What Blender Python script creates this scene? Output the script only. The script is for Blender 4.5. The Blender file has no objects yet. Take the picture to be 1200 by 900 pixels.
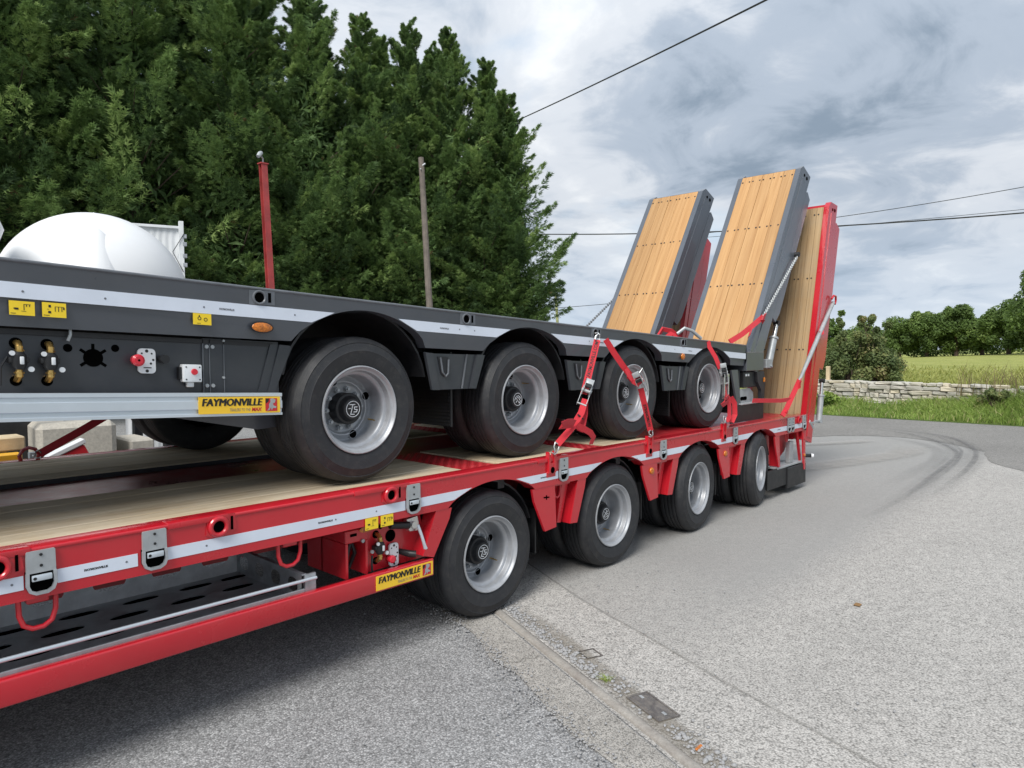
import bpy, bmesh, math, random
import numpy as np
from mathutils import Vector, Matrix
random.seed(7)
scene = bpy.context.scene
COL = scene.collection
R = math.radians

# ------------------------------------------------------------------ camera
H, YAW, PITCH, ROLL, F = 1.6865, 0.83106, -0.05023, -0.0043, 813.66
cam_d = bpy.data.cameras.new('camera')
cam = bpy.data.objects.new('camera', cam_d)
COL.objects.link(cam)
fw = Vector((math.sin(YAW) * math.cos(PITCH), math.cos(YAW) * math.cos(PITCH), math.sin(PITCH)))
rt = Vector((math.cos(YAW), -math.sin(YAW), 0))
up = rt.cross(fw)
r2 = rt * math.cos(ROLL) + up * math.sin(ROLL)
u2 = up * math.cos(ROLL) - rt * math.sin(ROLL)
cam.matrix_world = Matrix(((r2.x, u2.x, -fw.x, 0), (r2.y, u2.y, -fw.y, 0), (r2.z, u2.z, -fw.z, H), (0, 0, 0, 1)))
cam_d.sensor_width = 36.0
cam_d.lens = F / 1200 * 36
cam_d.clip_start = 0.05
cam_d.clip_end = 2000
scene.camera = cam
scene.render.resolution_x, scene.render.resolution_y = 1024, 768

# ------------------------------------------------------------------ light
SUN_EL, SUN_AZ = 47, 252          # degrees; azimuth from +Y towards +X
SUN_STRENGTH, SKY_STRENGTH, EXPOSURE = 2.2, 0.1, 0.88
scene.view_settings.view_transform = 'Standard'
scene.view_settings.look = 'None'
scene.view_settings.exposure = EXPOSURE
scene.view_settings.gamma = 1
scene.view_settings.use_curve_mapping = False
sd = Vector((math.sin(R(SUN_AZ)) * math.cos(R(SUN_EL)), math.cos(R(SUN_AZ)) * math.cos(R(SUN_EL)), math.sin(R(SUN_EL))))
sl = bpy.data.lights.new('sun', 'SUN')
sl.energy = SUN_STRENGTH
sl.angle = R(27)
sl.color = (1, 0.965, 0.91)
sun = bpy.data.objects.new('sun', sl)
COL.objects.link(sun)
sun.rotation_euler = sd.to_track_quat('Z', 'Y').to_euler()
sun.location = (-20, -15, 40)

world = bpy.data.worlds.new('World')
scene.world = world
world.use_nodes = True
nt = world.node_tree
nt.nodes.clear()


def nd(t, kind, **kw):
    n = t.nodes.new(kind)
    for k, v in kw.items():
        if k in n.inputs:
            n.inputs[k].default_value = v
        else:
            setattr(n, k, v)
    return n


def math_n(t, op, a, b=None, clamp=False):
    n = t.nodes.new('ShaderNodeMath')
    n.operation = op
    n.use_clamp = clamp
    for i, v in enumerate((a, b)):
        if v is None:
            continue
        if isinstance(v, (int, float)):
            n.inputs[i].default_value = v
        else:
            t.links.new(v, n.inputs[i])
    return n.outputs[0]


def ramp_n(t, fac, stops, interp='LINEAR'):
    n = t.nodes.new('ShaderNodeValToRGB')
    n.color_ramp.interpolation = interp
    cr = n.color_ramp
    while len(cr.elements) > 1:
        cr.elements.remove(cr.elements[-1])
    for i, (p, c) in enumerate(stops):
        e = cr.elements[0] if i == 0 else cr.elements.new(p)
        e.position = p
        if isinstance(c, (int, float)):
            c = (c, c, c)
        e.color = (*c[:3], 1)
    t.links.new(fac, n.inputs[0])
    return n.outputs[0]


def mix_n(t, fac, a, b, mode='MIX'):
    n = t.nodes.new('ShaderNodeMix')
    n.data_type = 'RGBA'
    n.blend_type = mode
    for s, v in ((0, fac), (6, a), (7, b)):
        if isinstance(v, (int, float)):
            n.inputs[s].default_value = v if s == 0 else (v, v, v, 1)
        elif isinstance(v, tuple):
            n.inputs[s].default_value = (*v[:3], 1)
        else:
            t.links.new(v, n.inputs[s])
    return n.outputs[2]


def build_sky():
    t = nt
    L = t.links.new
    out = t.nodes.new('ShaderNodeOutputWorld')
    bg = nd(t, 'ShaderNodeBackground', Strength=SKY_STRENGTH)
    sky = t.nodes.new('ShaderNodeTexSky')
    sky.sky_type = 'NISHITA'
    sky.sun_disc = False
    sky.sun_elevation = R(SUN_EL)
    sky.sun_rotation = R(SUN_AZ)
    sky.air_density = 1.2
    sky.dust_density = 1.5
    tc = t.nodes.new('ShaderNodeTexCoord')
    sp = t.nodes.new('ShaderNodeSeparateXYZ')
    L(tc.outputs['Generated'], sp.inputs[0])
    z = math_n(t, 'MAXIMUM', sp.outputs[2], 0.0)
    zz = math_n(t, 'ADD', z, 0.24)
    cx = math_n(t, 'DIVIDE', sp.outputs[0], zz)
    cy = math_n(t, 'DIVIDE', sp.outputs[1], zz)
    cb = t.nodes.new('ShaderNodeCombineXYZ')
    L(cx, cb.inputs[0]); L(cy, cb.inputs[1])
    mp = t.nodes.new('ShaderNodeMapping')
    mp.inputs['Location'].default_value = (SKY_OFF[0], SKY_OFF[1], 0.3)
    L(cb.outputs[0], mp.inputs[0])
    n1 = nd(t, 'ShaderNodeTexNoise', Scale=1.15, Detail=9.0, Roughness=0.56, Distortion=0.25)
    L(mp.outputs[0], n1.inputs['Vector'])
    n2 = nd(t, 'ShaderNodeTexNoise', Scale=0.75, Detail=5.0, Roughness=0.5, Distortion=0.4)
    L(mp.outputs[0], n2.inputs['Vector'])
    n3 = nd(t, 'ShaderNodeTexNoise', Scale=3.4, Detail=8.0, Roughness=0.6, Distortion=0.5)
    L(mp.outputs[0], n3.inputs['Vector'])
    cover = ramp_n(t, n1.outputs[0], [(0.27, 0), (0.45, 1)], 'EASE')
    # broad light and dark cloud masses with broken bright edges
    tone = math_n(t, 'ADD', math_n(t, 'MULTIPLY', n2.outputs[0], 0.68), math_n(t, 'MULTIPLY', n3.outputs[0], 0.32))
    cl = ramp_n(t, tone, [(0.36, (5.0, 5.15, 5.3)), (0.44, (3.9, 4.15, 4.5)), (0.52, (2.5, 2.9, 3.45)), (0.60, (1.45, 1.85, 2.35))], 'EASE')
    clear = mix_n(t, 0.8, sky.outputs[0], (3.1, 3.75, 4.5))
    col = mix_n(t, cover, clear, cl)
    # an overcast sky grows brighter towards the zenith
    gain = math_n(t, 'ADD', 0.92, math_n(t, 'MULTIPLY', z, 0.45))
    gc = t.nodes.new('ShaderNodeCombineXYZ')
    for i in range(3):
        L(gain, gc.inputs[i])
    col = mix_n(t, 1.0, col, gc.outputs[0], 'MULTIPLY')
    # thin pale haze low down
    hz = ramp_n(t, z, [(0.0, 1), (0.22, 0)], 'EASE')
    hf = math_n(t, 'MULTIPLY', hz, 0.5)
    col = mix_n(t, hf, col, (3.1, 3.85, 4.75))
    L(col, bg.inputs['Color'])
    L(bg.outputs[0], out.inputs[0])


SKY_OFF = (1.3, 21.0)
build_sky()

# ------------------------------------------------------------------ materials


def new_mat(name):
    m = bpy.data.materials.new(name)
    m.use_nodes = True
    t = m.node_tree
    b = t.nodes['Principled BSDF']
    return m, t, b


def bump_n(t, b, height, strength, dist):
    n = nd(t, 'ShaderNodeBump', Strength=strength, Distance=dist)
    t.links.new(height, n.inputs['Height'])
    t.links.new(n.outputs[0], b.inputs['Normal'])


def pm(name, col, rough=0.5, metal=0.0, coat=0.0, var=0.15, vscale=3.0, bump=0.0, bscale=60.0, dust=0.0, dcol=(0.3, 0.27, 0.23), rvar=0.12):
    """painted / moulded surface: base colour with faint mottling, dust film, roughness variation"""
    m, t, b = new_mat(name)
    L = t.links.new
    tc = t.nodes.new('ShaderNodeTexCoord')
    n = nd(t, 'ShaderNodeTexNoise', Scale=vscale, Detail=6.0, Roughness=0.65)
    L(tc.outputs['Object'], n.inputs['Vector'])
    lo = tuple(c * (1 - var) for c in col)
    hi = tuple(min(1, c * (1 + var)) for c in col)
    c = ramp_n(t, n.outputs[0], [(0.3, lo), (0.7, hi)])
    if dust:
        n2 = nd(t, 'ShaderNodeTexNoise', Scale=vscale * 2.7, Detail=8.0, Roughness=0.7)
        L(tc.outputs['Object'], n2.inputs['Vector'])
        f = ramp_n(t, n2.outputs[0], [(0.42, 0), (0.75, dust)])
        c = mix_n(t, f, c, dcol)
    L(c, b.inputs['Base Color'])
    r = ramp_n(t, n.outputs[0], [(0.25, max(0.02, rough - rvar)), (0.75, min(1, rough + rvar))])
    L(r, b.inputs['Roughness'])
    b.inputs['Metallic'].default_value = metal
    b.inputs['Coat Weight'].default_value = coat
    b.inputs['Coat Roughness'].default_value = 0.06
    if bump:
        n3 = nd(t, 'ShaderNodeTexNoise', Scale=bscale, Detail=4.0, Roughness=0.6)
        L(tc.outputs['Object'], n3.inputs['Vector'])
        bump_n(t, b, n3.outputs[0], bump, 0.01)
    return m


M = {}
M['red'] = pm('red paint', (0.50, 0.011, 0.022), 0.30, 0, 0.45, 0.08, 1.5, 0.02, 60, dust=0.10, dcol=(0.42, 0.10, 0.08))
M['red_plate'] = pm('red deck paint', (0.42, 0.014, 0.022), 0.42, 0, 0.1, 0.15, 2.5, 0.05, 60, dust=0.12)
M['channel'] = pm('scuffed red channel plate', (0.28, 0.03, 0.035), 0.33, 0.25, 0.0, 0.35, 3, 0.05, 40, dust=0.5, dcol=(0.34, 0.30, 0.29))
M['grey'] = pm('anthracite paint', (0.072, 0.081, 0.096), 0.36, 0, 0.25, 0.1, 1.5, 0.015, 90, dust=0.05)
M['grey_shaded'] = pm('shaded anthracite paint', (0.034, 0.039, 0.048), 0.42, 0, 0.1, 0.12, 1.5, 0.015, 90, dust=0.06)  # shaded copy of the anthracite paint, for the recessed panel and skirts
M['grey_light'] = pm('grey ramp paint', (0.10, 0.113, 0.135), 0.33, 0, 0.3, 0.1, 1.5, 0.015, 90, dust=0.05)
M['grey_edge'] = pm('lit grey edge', (0.12, 0.13, 0.145), 0.4, 0, 0.1, 0.25, 6)  # paler anthracite copy, the rail cap's bright edge highlight put into the colour
M['tape'] = pm('white reflective tape', (0.66, 0.71, 0.80), 0.35, 0, 0.2, 0.05, 5, 0.03, 300)
M['alu'] = pm('anodised aluminium', (0.62, 0.68, 0.73), 0.38, 0.55, 0, 0.06, 2, 0.01, 200)
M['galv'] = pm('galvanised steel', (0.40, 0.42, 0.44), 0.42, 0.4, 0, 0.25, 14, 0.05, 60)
M['galv_lit'] = pm('lit galvanised sheet', (0.60, 0.615, 0.62), 0.5, 0.15, 0, 0.15, 14)  # paler galvanised copy, light on the tray back put into the colour
M['galv_pale'] = pm('zinc plated plate', (0.40, 0.42, 0.43), 0.5, 0.4, 0, 0.15, 12)
M['rim'] = pm('silver wheel paint', (0.37, 0.385, 0.41), 0.44, 0.35, 0.0, 0.14, 9, 0.03, 120, dust=0.2)
M['steel'] = pm('bright steel', (0.62, 0.63, 0.62), 0.3, 0.9, 0, 0.1, 20)
M['black'] = pm('black plastic', (0.011, 0.0115, 0.013), 0.5, 0, 0, 0.2, 8, 0.05, 120)
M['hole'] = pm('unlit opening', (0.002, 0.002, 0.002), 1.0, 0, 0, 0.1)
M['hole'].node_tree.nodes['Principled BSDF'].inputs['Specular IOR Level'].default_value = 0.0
M['chassis'] = pm('black chassis paint', (0.014, 0.015, 0.018), 0.5, 0, 0, 0.3, 5, dust=0.15, dcol=(0.08, 0.075, 0.07))
M['brass'] = pm('brass fitting', (0.62, 0.40, 0.13), 0.3, 0.9, 0, 0.15, 30)
M['amber'] = pm('amber lens', (0.52, 0.15, 0.008), 0.18, 0, 0.5, 0.55, 70, 0.4, 160)
M['yellow'] = pm('yellow sticker', (0.88, 0.62, 0.02), 0.4, 0, 0.1, 0.04, 5)
M['yellow_logo'] = pm('yellow logo plate', (0.90, 0.56, 0.03), 0.4, 0, 0.1, 0.04, 5)
M['ink'] = pm('black print', (0.012, 0.012, 0.012), 0.5, 0, 0, 0.05)
M['ink_grey'] = pm('grey print', (0.16, 0.17, 0.19), 0.5, 0, 0, 0.05)
M['ink_red'] = pm('red print', (0.55, 0.02, 0.03), 0.5, 0, 0, 0.05)
M['white'] = pm('white plastic', (0.72, 0.74, 0.76), 0.4, 0, 0.1, 0.04, 5)
M['knob_red'] = pm('red plastic knob', (0.62, 0.02, 0.04), 0.35, 0, 0.2, 0.05, 5)
M['grp'] = pm('white gel coat', (0.74, 0.75, 0.76), 0.5, 0, 0.0, 0.03, 1.2, dust=0.05, dcol=(0.5, 0.5, 0.48))
M['clad'] = pm('white cladding paint', (0.70, 0.72, 0.73), 0.45, 0, 0, 0.08, 3, dust=0.1)
M['post_red'] = pm('weathered red steel', (0.36, 0.045, 0.045), 0.55, 0, 0, 0.3, 4, 0.1, 30, dust=0.2, dcol=(0.3, 0.14, 0.1))
M['cable'] = pm('black cable', (0.02, 0.021, 0.023), 0.6, 0, 0, 0.1)
M['pole'] = pm('weathered pole timber', (0.16, 0.135, 0.115), 0.85, 0, 0, 0.35, 5, 0.4, 30)
M['pole_green'] = pm('green treated timber', (0.30, 0.31, 0.15), 0.85, 0, 0, 0.3, 3, 0.3, 20)
M['cover_iron'] = pm('cast iron cover', (0.11, 0.102, 0.10), 0.65, 0.15, 0, 0.3, 14, 0.35, 90, dust=0.6)
M['stain'] = pm('dry leaf', (0.23, 0.13, 0.05), 0.8)
M['yellow_beam'] = pm('yellow painted beam', (0.85, 0.45, 0.03), 0.45, 0, 0.1, 0.1, 4, dust=0.1)
M['pale_timber'] = pm('pale sawn timber', (0.55, 0.44, 0.28), 0.75, 0, 0, 0.2, 6, 0.2, 40)
M['rack'] = pm('grey rack steel', (0.22, 0.24, 0.26), 0.5, 0.3, 0, 0.15, 6)


def web_mat():
    m, t, b = new_mat('red webbing')
    tc = t.nodes.new('ShaderNodeTexCoord')
    w = nd(t, 'ShaderNodeTexNoise', Scale=260.0, Detail=2.0)
    t.links.new(tc.outputs['Object'], w.inputs['Vector'])
    c = ramp_n(t, w.outputs[0], [(0.3, (0.42, 0.012, 0.022)), (0.7, (0.60, 0.02, 0.035))])
    t.links.new(c, b.inputs['Base Color'])
    b.inputs['Roughness'].default_value = 0.75
    b.inputs['Sheen Weight'].default_value = 0.1
    bump_n(t, b, w.outputs[0], 0.25, 0.004)
    return m


M['web'] = web_mat()


def rubber_mat():
    m, t, b = new_mat('tyre rubber')
    L = t.links.new
    tc = t.nodes.new('ShaderNodeTexCoord')
    n = nd(t, 'ShaderNodeTexNoise', Scale=7.0, Detail=8.0, Roughness=0.7)
    L(tc.outputs['Object'], n.inputs['Vector'])
    c = ramp_n(t, n.outputs[0], [(0.3, (0.013, 0.014, 0.017)), (0.55, (0.019, 0.020, 0.023)), (0.78, (0.036, 0.036, 0.036))])
    L(c, b.inputs['Base Color'])
    r = ramp_n(t, n.outputs[0], [(0.3, 0.5), (0.7, 0.68)])
    n9 = nd(t, 'ShaderNodeTexNoise', Scale=24.0, Detail=6.0, Roughness=0.75)
    L(tc.outputs['Object'], n9.inputs['Vector'])
    c = mix_n(t, ramp_n(t, n9.outputs[0], [(0.5, 0), (0.8, 0.45)]), c, (0.085, 0.08, 0.072))
    L(c, b.inputs['Base Color'])
    L(r, b.inputs['Roughness'])
    # moulded rings on the sidewall: radius in the wheel's own plane
    sp = t.nodes.new('ShaderNodeSeparateXYZ')
    L(tc.outputs['Object'], sp.inputs[0])
    rr = math_n(t, 'SQRT', math_n(t, 'ADD', math_n(t, 'MULTIPLY', sp.outputs[0], sp.outputs[0]), math_n(t, 'MULTIPLY', sp.outputs[2], sp.outputs[2])))
    rings = math_n(t, 'SINE', math_n(t, 'MULTIPLY', rr, 900.0))
    n2 = nd(t, 'ShaderNodeTexNoise', Scale=140.0, Detail=3.0)
    L(tc.outputs['Object'], n2.inputs['Vector'])
    h = math_n(t, 'ADD', math_n(t, 'MULTIPLY', rings, 0.35), n2.outputs[0])
    bump_n(t, b, h, 0.22, 0.003)
    return m


M['rubber'] = rubber_mat()


def wood_mat(name, a, bcol, c, rough, gs=1.0, streak=26.0, bump=0.12, extra=None):
    m, t, b = new_mat(name)
    L = t.links.new
    tc = t.nodes.new('ShaderNodeTexCoord')
    oi = t.nodes.new('ShaderNodeObjectInfo')
    vm = t.nodes.new('ShaderNodeVectorMath'); vm.operation = 'MULTIPLY'
    vm.inputs[1].default_value = (1.1 * gs, streak * gs, streak * gs)
    L(tc.outputs['Object'], vm.inputs[0])
    rnd = math_n(t, 'MULTIPLY', oi.outputs['Random'], 37.0)
    cb = t.nodes.new('ShaderNodeCombineXYZ')
    L(rnd, cb.inputs[0]); L(rnd, cb.inputs[1]); L(rnd, cb.inputs[2])
    va = t.nodes.new('ShaderNodeVectorMath'); va.operation = 'ADD'
    L(vm.outputs[0], va.inputs[0]); L(cb.outputs[0], va.inputs[1])
    n = nd(t, 'ShaderNodeTexNoise', Scale=1.0, Detail=7.0, Roughness=0.62, Distortion=0.6)
    L(va.outputs[0], n.inputs['Vector'])
    n2 = nd(t, 'ShaderNodeTexNoise', Scale=0.33, Detail=3.0, Roughness=0.5, Distortion=0.4)
    L(va.outputs[0], n2.inputs['Vector'])
    col = ramp_n(t, n.outputs[0], [(0.28, a), (0.5, bcol), (0.72, c)])
    col = mix_n(t, ramp_n(t, n2.outputs[0], [(0.35, 0.0), (0.7, 0.55)]), col, a)
    tone = ramp_n(t, oi.outputs['Random'], [(0, 0.84), (0.5, 1.0), (1, 1.12)])
    col = mix_n(t, 1.0, col, tone, 'MULTIPLY')
    if extra:
        n3 = nd(t, 'ShaderNodeTexNoise', Scale=2.2, Detail=7.0, Roughness=0.7)
        L(tc.outputs['Object'], n3.inputs['Vector'])
        col = mix_n(t, ramp_n(t, n3.outputs[0], [(0.45, 0), (0.75, 0.6)]), col, extra)
    L(col, b.inputs['Base Color'])
    b.inputs['Roughness'].default_value = rough
    bump_n(t, b, n.outputs[0], bump, 0.004)
    return m


M['wood_new'] = wood_mat('new oiled planks', (0.38, 0.195, 0.07), (0.50, 0.285, 0.115), (0.57, 0.345, 0.155), 0.55, 1.0, 34, .1)
M['wood_tan'] = wood_mat('tan ramp planks', (0.25, 0.155, 0.07), (0.39, 0.26, 0.13), (0.47, 0.335, 0.18), 0.6, 1.0, 40, .15, (0.34, 0.27, 0.18))
M['wood_deck'] = wood_mat('dusty deck planks', (0.38, 0.28, 0.17), (0.58, 0.47, 0.32), (0.70, 0.60, 0.44), 0.75, 1.0, 30, 0.2, (0.62, 0.55, 0.44))


def asphalt_mat(name, cell, stops, patch, rough=0.9, shadow_lane=None, bumpd=0.006, tint=(1.04, 1.0, 0.94)):
    m, t, b = new_mat(name)
    L = t.links.new
    tc = t.nodes.new('ShaderNodeTexCoord')
    v = nd(t, 'ShaderNodeTexVoronoi', Scale=cell, Randomness=1.0)
    L(tc.outputs['Object'], v.inputs['Vector'])
    sp = t.nodes.new('ShaderNodeSeparateColor')
    L(v.outputs['Color'], sp.inputs[0])
    col = ramp_n(t, sp.outputs[0], stops)
    edge = ramp_n(t, v.outputs['Distance'], [(0.35, 1.0), (0.85, 0.5)])
    col = mix_n(t, 1.0, col, edge, 'MULTIPLY')
    col = mix_n(t, 1.0, col, tint, 'MULTIPLY')
    n = nd(t, 'ShaderNodeTexNoise', Scale=0.55, Detail=9.0, Roughness=0.66)
    L(tc.outputs['Object'], n.inputs['Vector'])
    big = ramp_n(t, n.outputs[0], [(0.3, patch[0]), (0.5, 1.0), (0.72, patch[1])])
    col = mix_n(t, 1.0, col, big, 'MULTIPLY')
    n2 = nd(t, 'ShaderNodeTexNoise', Scale=14.0, Detail=6.0, Roughness=0.7)
    L(tc.outputs['Object'], n2.inputs['Vector'])
    col = mix_n(t, 1.0, col, ramp_n(t, n2.outputs[0], [(0.3, 0.82), (0.7, 1.14)]), 'MULTIPLY')
    if shadow_lane:
        # trailer's soft shadow painted as a dark lane, with a ragged edge
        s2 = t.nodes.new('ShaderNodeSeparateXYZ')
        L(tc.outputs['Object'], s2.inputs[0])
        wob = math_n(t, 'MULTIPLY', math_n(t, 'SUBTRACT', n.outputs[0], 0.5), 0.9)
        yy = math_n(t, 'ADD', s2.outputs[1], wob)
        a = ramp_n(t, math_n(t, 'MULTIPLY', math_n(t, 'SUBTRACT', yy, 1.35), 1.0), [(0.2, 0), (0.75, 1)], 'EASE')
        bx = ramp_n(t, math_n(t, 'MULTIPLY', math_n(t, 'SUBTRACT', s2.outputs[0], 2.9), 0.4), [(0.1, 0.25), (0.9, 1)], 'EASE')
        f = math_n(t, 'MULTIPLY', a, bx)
        f = math_n(t, 'MULTIPLY', f, shadow_lane[0])
        col = mix_n(t, f, col, shadow_lane[1])
    L(col, b.inputs['Base Color'])
    b.inputs['Roughness'].default_value = rough
    b.inputs['Specular IOR Level'].default_value = 0.3
    h = math_n(t, 'SUBTRACT', 1.0, v.outputs['Distance'])
    h2 = math_n(t, 'ADD', h, math_n(t, 'MULTIPLY', n2.outputs[0], 0.8))
    bump_n(t, b, h2, 0.55, bumpd)
    return m


M['yard'] = asphalt_mat('dark chipped yard tarmac', 125.0, [(0.0, 0.22), (0.35, 0.30), (0.75, 0.38), (1.0, 0.54)], (0.86, 1.12), tint=(1.0, 1.0, 1.0))
M['forecourt'] = asphalt_mat('pale chipped forecourt tarmac', 105.0, [(0.0, 0.25), (0.12, 0.34), (0.26, 0.42), (0.7, 0.45), (1.0, 0.51)], (0.88, 1.08), shadow_lane=(0.72, (0.27, 0.268, 0.26)))
M['patch'] = asphalt_mat('pale tarmac patch', 115.0, [(0.0, 0.24), (0.12, 0.34), (0.26, 0.45), (0.7, 0.485), (1.0, 0.54)], (0.88, 1.08))
M['road'] = asphalt_mat('smooth grey road tarmac', 130.0, [(0.0, 0.19), (0.4, 0.25), (0.8, 0.29), (1.0, 0.36)], (0.88, 1.12), 0.85)


def concrete_mat(name, col, scale=6.0, stain=(0.2, 0.18, 0.15), sf=0.5):
    m, t, b = new_mat(name)
    L = t.links.new
    tc = t.nodes.new('ShaderNodeTexCoord')
    n = nd(t, 'ShaderNodeTexNoise', Scale=scale, Detail=9.0, Roughness=0.7)
    n2 = nd(t, 'ShaderNodeTexNoise', Scale=scale * 14, Detail=5.0, Roughness=0.7)
    for k in (n, n2):
        L(tc.outputs['Object'], k.inputs['Vector'])
    c = ramp_n(t, n2.outputs[0], [(0.3, tuple(x * 0.75 for x in col)), (0.7, tuple(x * 1.15 for x in col))])
    c = mix_n(t, ramp_n(t, n.outputs[0], [(0.45, 0), (0.75, sf)]), c, stain)
    L(c, b.inputs['Base Color'])
    b.inputs['Roughness'].default_value = 0.9
    bump_n(t, b, n2.outputs[0], 0.35, 0.006)
    return m


M['concrete'] = asphalt_mat('worn concrete strip', 150.0, [(0.0, 0.20), (0.12, 0.30), (0.3, 0.41), (1.0, 0.46)], (0.72, 1.12), tint=(1.05, 1.0, .92))
M['kerbcon'] = concrete_mat('drain edge concrete', (0.33, 0.31, 0.28), 5, (0.17, 0.145, 0.13), 0.9)
M['block'] = concrete_mat('cast concrete block', (0.47, 0.44, 0.38), 3, (0.30, 0.28, 0.25), 0.35)
M['mortar'] = concrete_mat('wall mortar', (0.34, 0.32, 0.28), 4)
M['grit'] = concrete_mat('loose gravel', (0.36, 0.36, 0.36), 40, (0.2, 0.2, 0.21), 0.8)


def stone_mat():
    m, t, b = new_mat('limestone wall stone')
    L = t.links.new
    tc = t.nodes.new('ShaderNodeTexCoord')
    oi = t.nodes.new('ShaderNodeObjectInfo')
    n = nd(t, 'ShaderNodeTexNoise', Scale=9.0, Detail=8.0, Roughness=0.7)
    L(tc.outputs['Object'], n.inputs['Vector'])
    base = ramp_n(t, oi.outputs['Random'], [(0, (0.34, 0.325, 0.29)), (0.3, (0.50, 0.46, 0.38)), (0.55, (0.44, 0.43, 0.395)), (0.8, (0.54, 0.47, 0.34)), (1, (0.30, 0.30, 0.29))])
    c = mix_n(t, ramp_n(t, n.outputs[0], [(0.4, 0), (0.75, 0.6)]), base, (0.55, 0.53, 0.47))
    L(c, b.inputs['Base Color'])
    b.inputs['Roughness'].default_value = 0.92
    bump_n(t, b, n.outputs[0], 0.5, 0.02)
    return m


M['stone'] = stone_mat()


def leaf_mat(name, stops, rough=0.6, trans=0.0):
    m, t, b = new_mat(name)
    L = t.links.new
    at = t.nodes.new('ShaderNodeAttribute')
    at.attribute_name = 'tone'
    c = ramp_n(t, at.outputs['Fac'], stops)
    L(c, b.inputs['Base Color'])
    b.inputs['Roughness'].default_value = rough
    b.inputs['Specular IOR Level'].default_value = 0.25
    if trans:
        tr = t.nodes.new('ShaderNodeBsdfTranslucent')
        L(c, tr.inputs['Color'])
        mx = t.nodes.new('ShaderNodeMixShader')
        mx.inputs[0].default_value = trans
        L(b.outputs[0], mx.inputs[1]); L(tr.outputs[0], mx.inputs[2])
        L(mx.outputs[0], t.nodes['Material Output'].inputs[0])
    return m


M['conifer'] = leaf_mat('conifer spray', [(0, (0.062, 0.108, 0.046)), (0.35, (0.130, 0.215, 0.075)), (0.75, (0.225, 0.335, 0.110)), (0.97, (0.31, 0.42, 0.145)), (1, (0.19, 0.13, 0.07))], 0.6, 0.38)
M['broadleaf'] = leaf_mat('broad leaves', [(0, (0.085, 0.135, 0.042)), (0.5, (0.155, 0.235, 0.064)), (1, (0.25, 0.33, 0.095))], 0.55, 0.4)
M['bush'] = leaf_mat('bramble leaves', [(0, (0.08, 0.12, 0.045)), (0.5, (0.15, 0.195, 0.072)), (0.9, (0.25, 0.27, 0.10)), (1, (0.32, 0.25, 0.13))], 0.55, 0.35)
M['grass'] = leaf_mat('verge grass blades', [(0, (0.16, 0.24, 0.055)), (0.5, (0.27, 0.38, 0.085)), (0.9, (0.38, 0.45, 0.13)), (1, (0.48, 0.44, 0.22))], 0.5, 0.35)
M['hay'] = leaf_mat('meadow grass blades', [(0, (0.20, 0.24, 0.06)), (0.5, (0.30, 0.32, 0.09)), (1, (0.42, 0.40, 0.15))], 0.6, 0.3)
M['stalk'] = leaf_mat('dry stalks', [(0, (0.10, 0.085, 0.04)), (1, (0.25, 0.2, 0.11))], 0.7, 0.1)
M['bark'] = pm('bark', (0.085, 0.06, 0.045), 0.9, 0, 0, 0.4, 8, 0.6, 20)


def ground_mat(name, a, b_, c, scale=0.35):
    m, t, b = new_mat(name)
    L = t.links.new
    tc = t.nodes.new('ShaderNodeTexCoord')
    n = nd(t, 'ShaderNodeTexNoise', Scale=scale, Detail=10.0, Roughness=0.72)
    n2 = nd(t, 'ShaderNodeTexNoise', Scale=9.0, Detail=6.0, Roughness=0.7)
    for k in (n, n2):
        L(tc.outputs['Object'], k.inputs['Vector'])
    col = ramp_n(t, n.outputs[0], [(0.3, a), (0.5, b_), (0.7, c)])
    col = mix_n(t, 1.0, col, ramp_n(t, n2.outputs[0], [(0.3, 0.7), (0.7, 1.25)]), 'MULTIPLY')
    L(col, b.inputs['Base Color'])
    b.inputs['Roughness'].default_value = 0.95
    b.inputs['Specular IOR Level'].default_value = 0.1
    bump_n(t, b, n2.outputs[0], 0.8, 0.08)
    return m


M['field'] = ground_mat('meadow', (0.23, 0.26, 0.075), (0.30, 0.32, 0.095), (0.38, 0.37, 0.14))
M['verge'] = ground_mat('verge soil and turf', (0.06, 0.10, 0.025), (0.09, 0.14, 0.03), (0.16, 0.15, 0.08), 1.5)
M['earth'] = ground_mat('rough grassland', (0.09, 0.12, 0.035), (0.13, 0.16, 0.045), (0.17, 0.17, 0.07), 0.1)


def mark_mat(name, col, strength):
    m, t, b = new_mat(name)
    L = t.links.new
    at = t.nodes.new('ShaderNodeAttribute'); at.attribute_name = 'tone'
    tc = t.nodes.new('ShaderNodeTexCoord')
    n = nd(t, 'ShaderNodeTexNoise', Scale=5.0, Detail=8.0, Roughness=0.75)
    L(tc.outputs['Object'], n.inputs['Vector'])
    f = math_n(t, 'MULTIPLY', at.outputs['Fac'], ramp_n(t, n.outputs[0], [(0.3, 0.35), (0.65, 1.0)]))
    f = math_n(t, 'MULTIPLY', f, strength, True)
    b.inputs['Base Color'].default_value = (*col, 1)
    b.inputs['Roughness'].default_value = 0.9
    L(f, b.inputs['Alpha'])
    return m


M['skid'] = mark_mat('tyre scuff', (0.13, 0.13, 0.13), 0.38)
M['skid_pale'] = mark_mat('faint tyre scuff', (0.16, 0.16, 0.16), 0.22)
M['dusty'] = mark_mat('pale dust band', (0.42, 0.40, 0.37), 0.55)
M['crack'] = mark_mat('dark joint in the tarmac', (0.19, 0.18, 0.16), 0.6)
M['damp'] = mark_mat('brown grit stain', (0.20, 0.17, 0.125), 0.5)

# ------------------------------------------------------------------ mesh helpers
WORLD = {}          # world position of every object's origin


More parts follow.
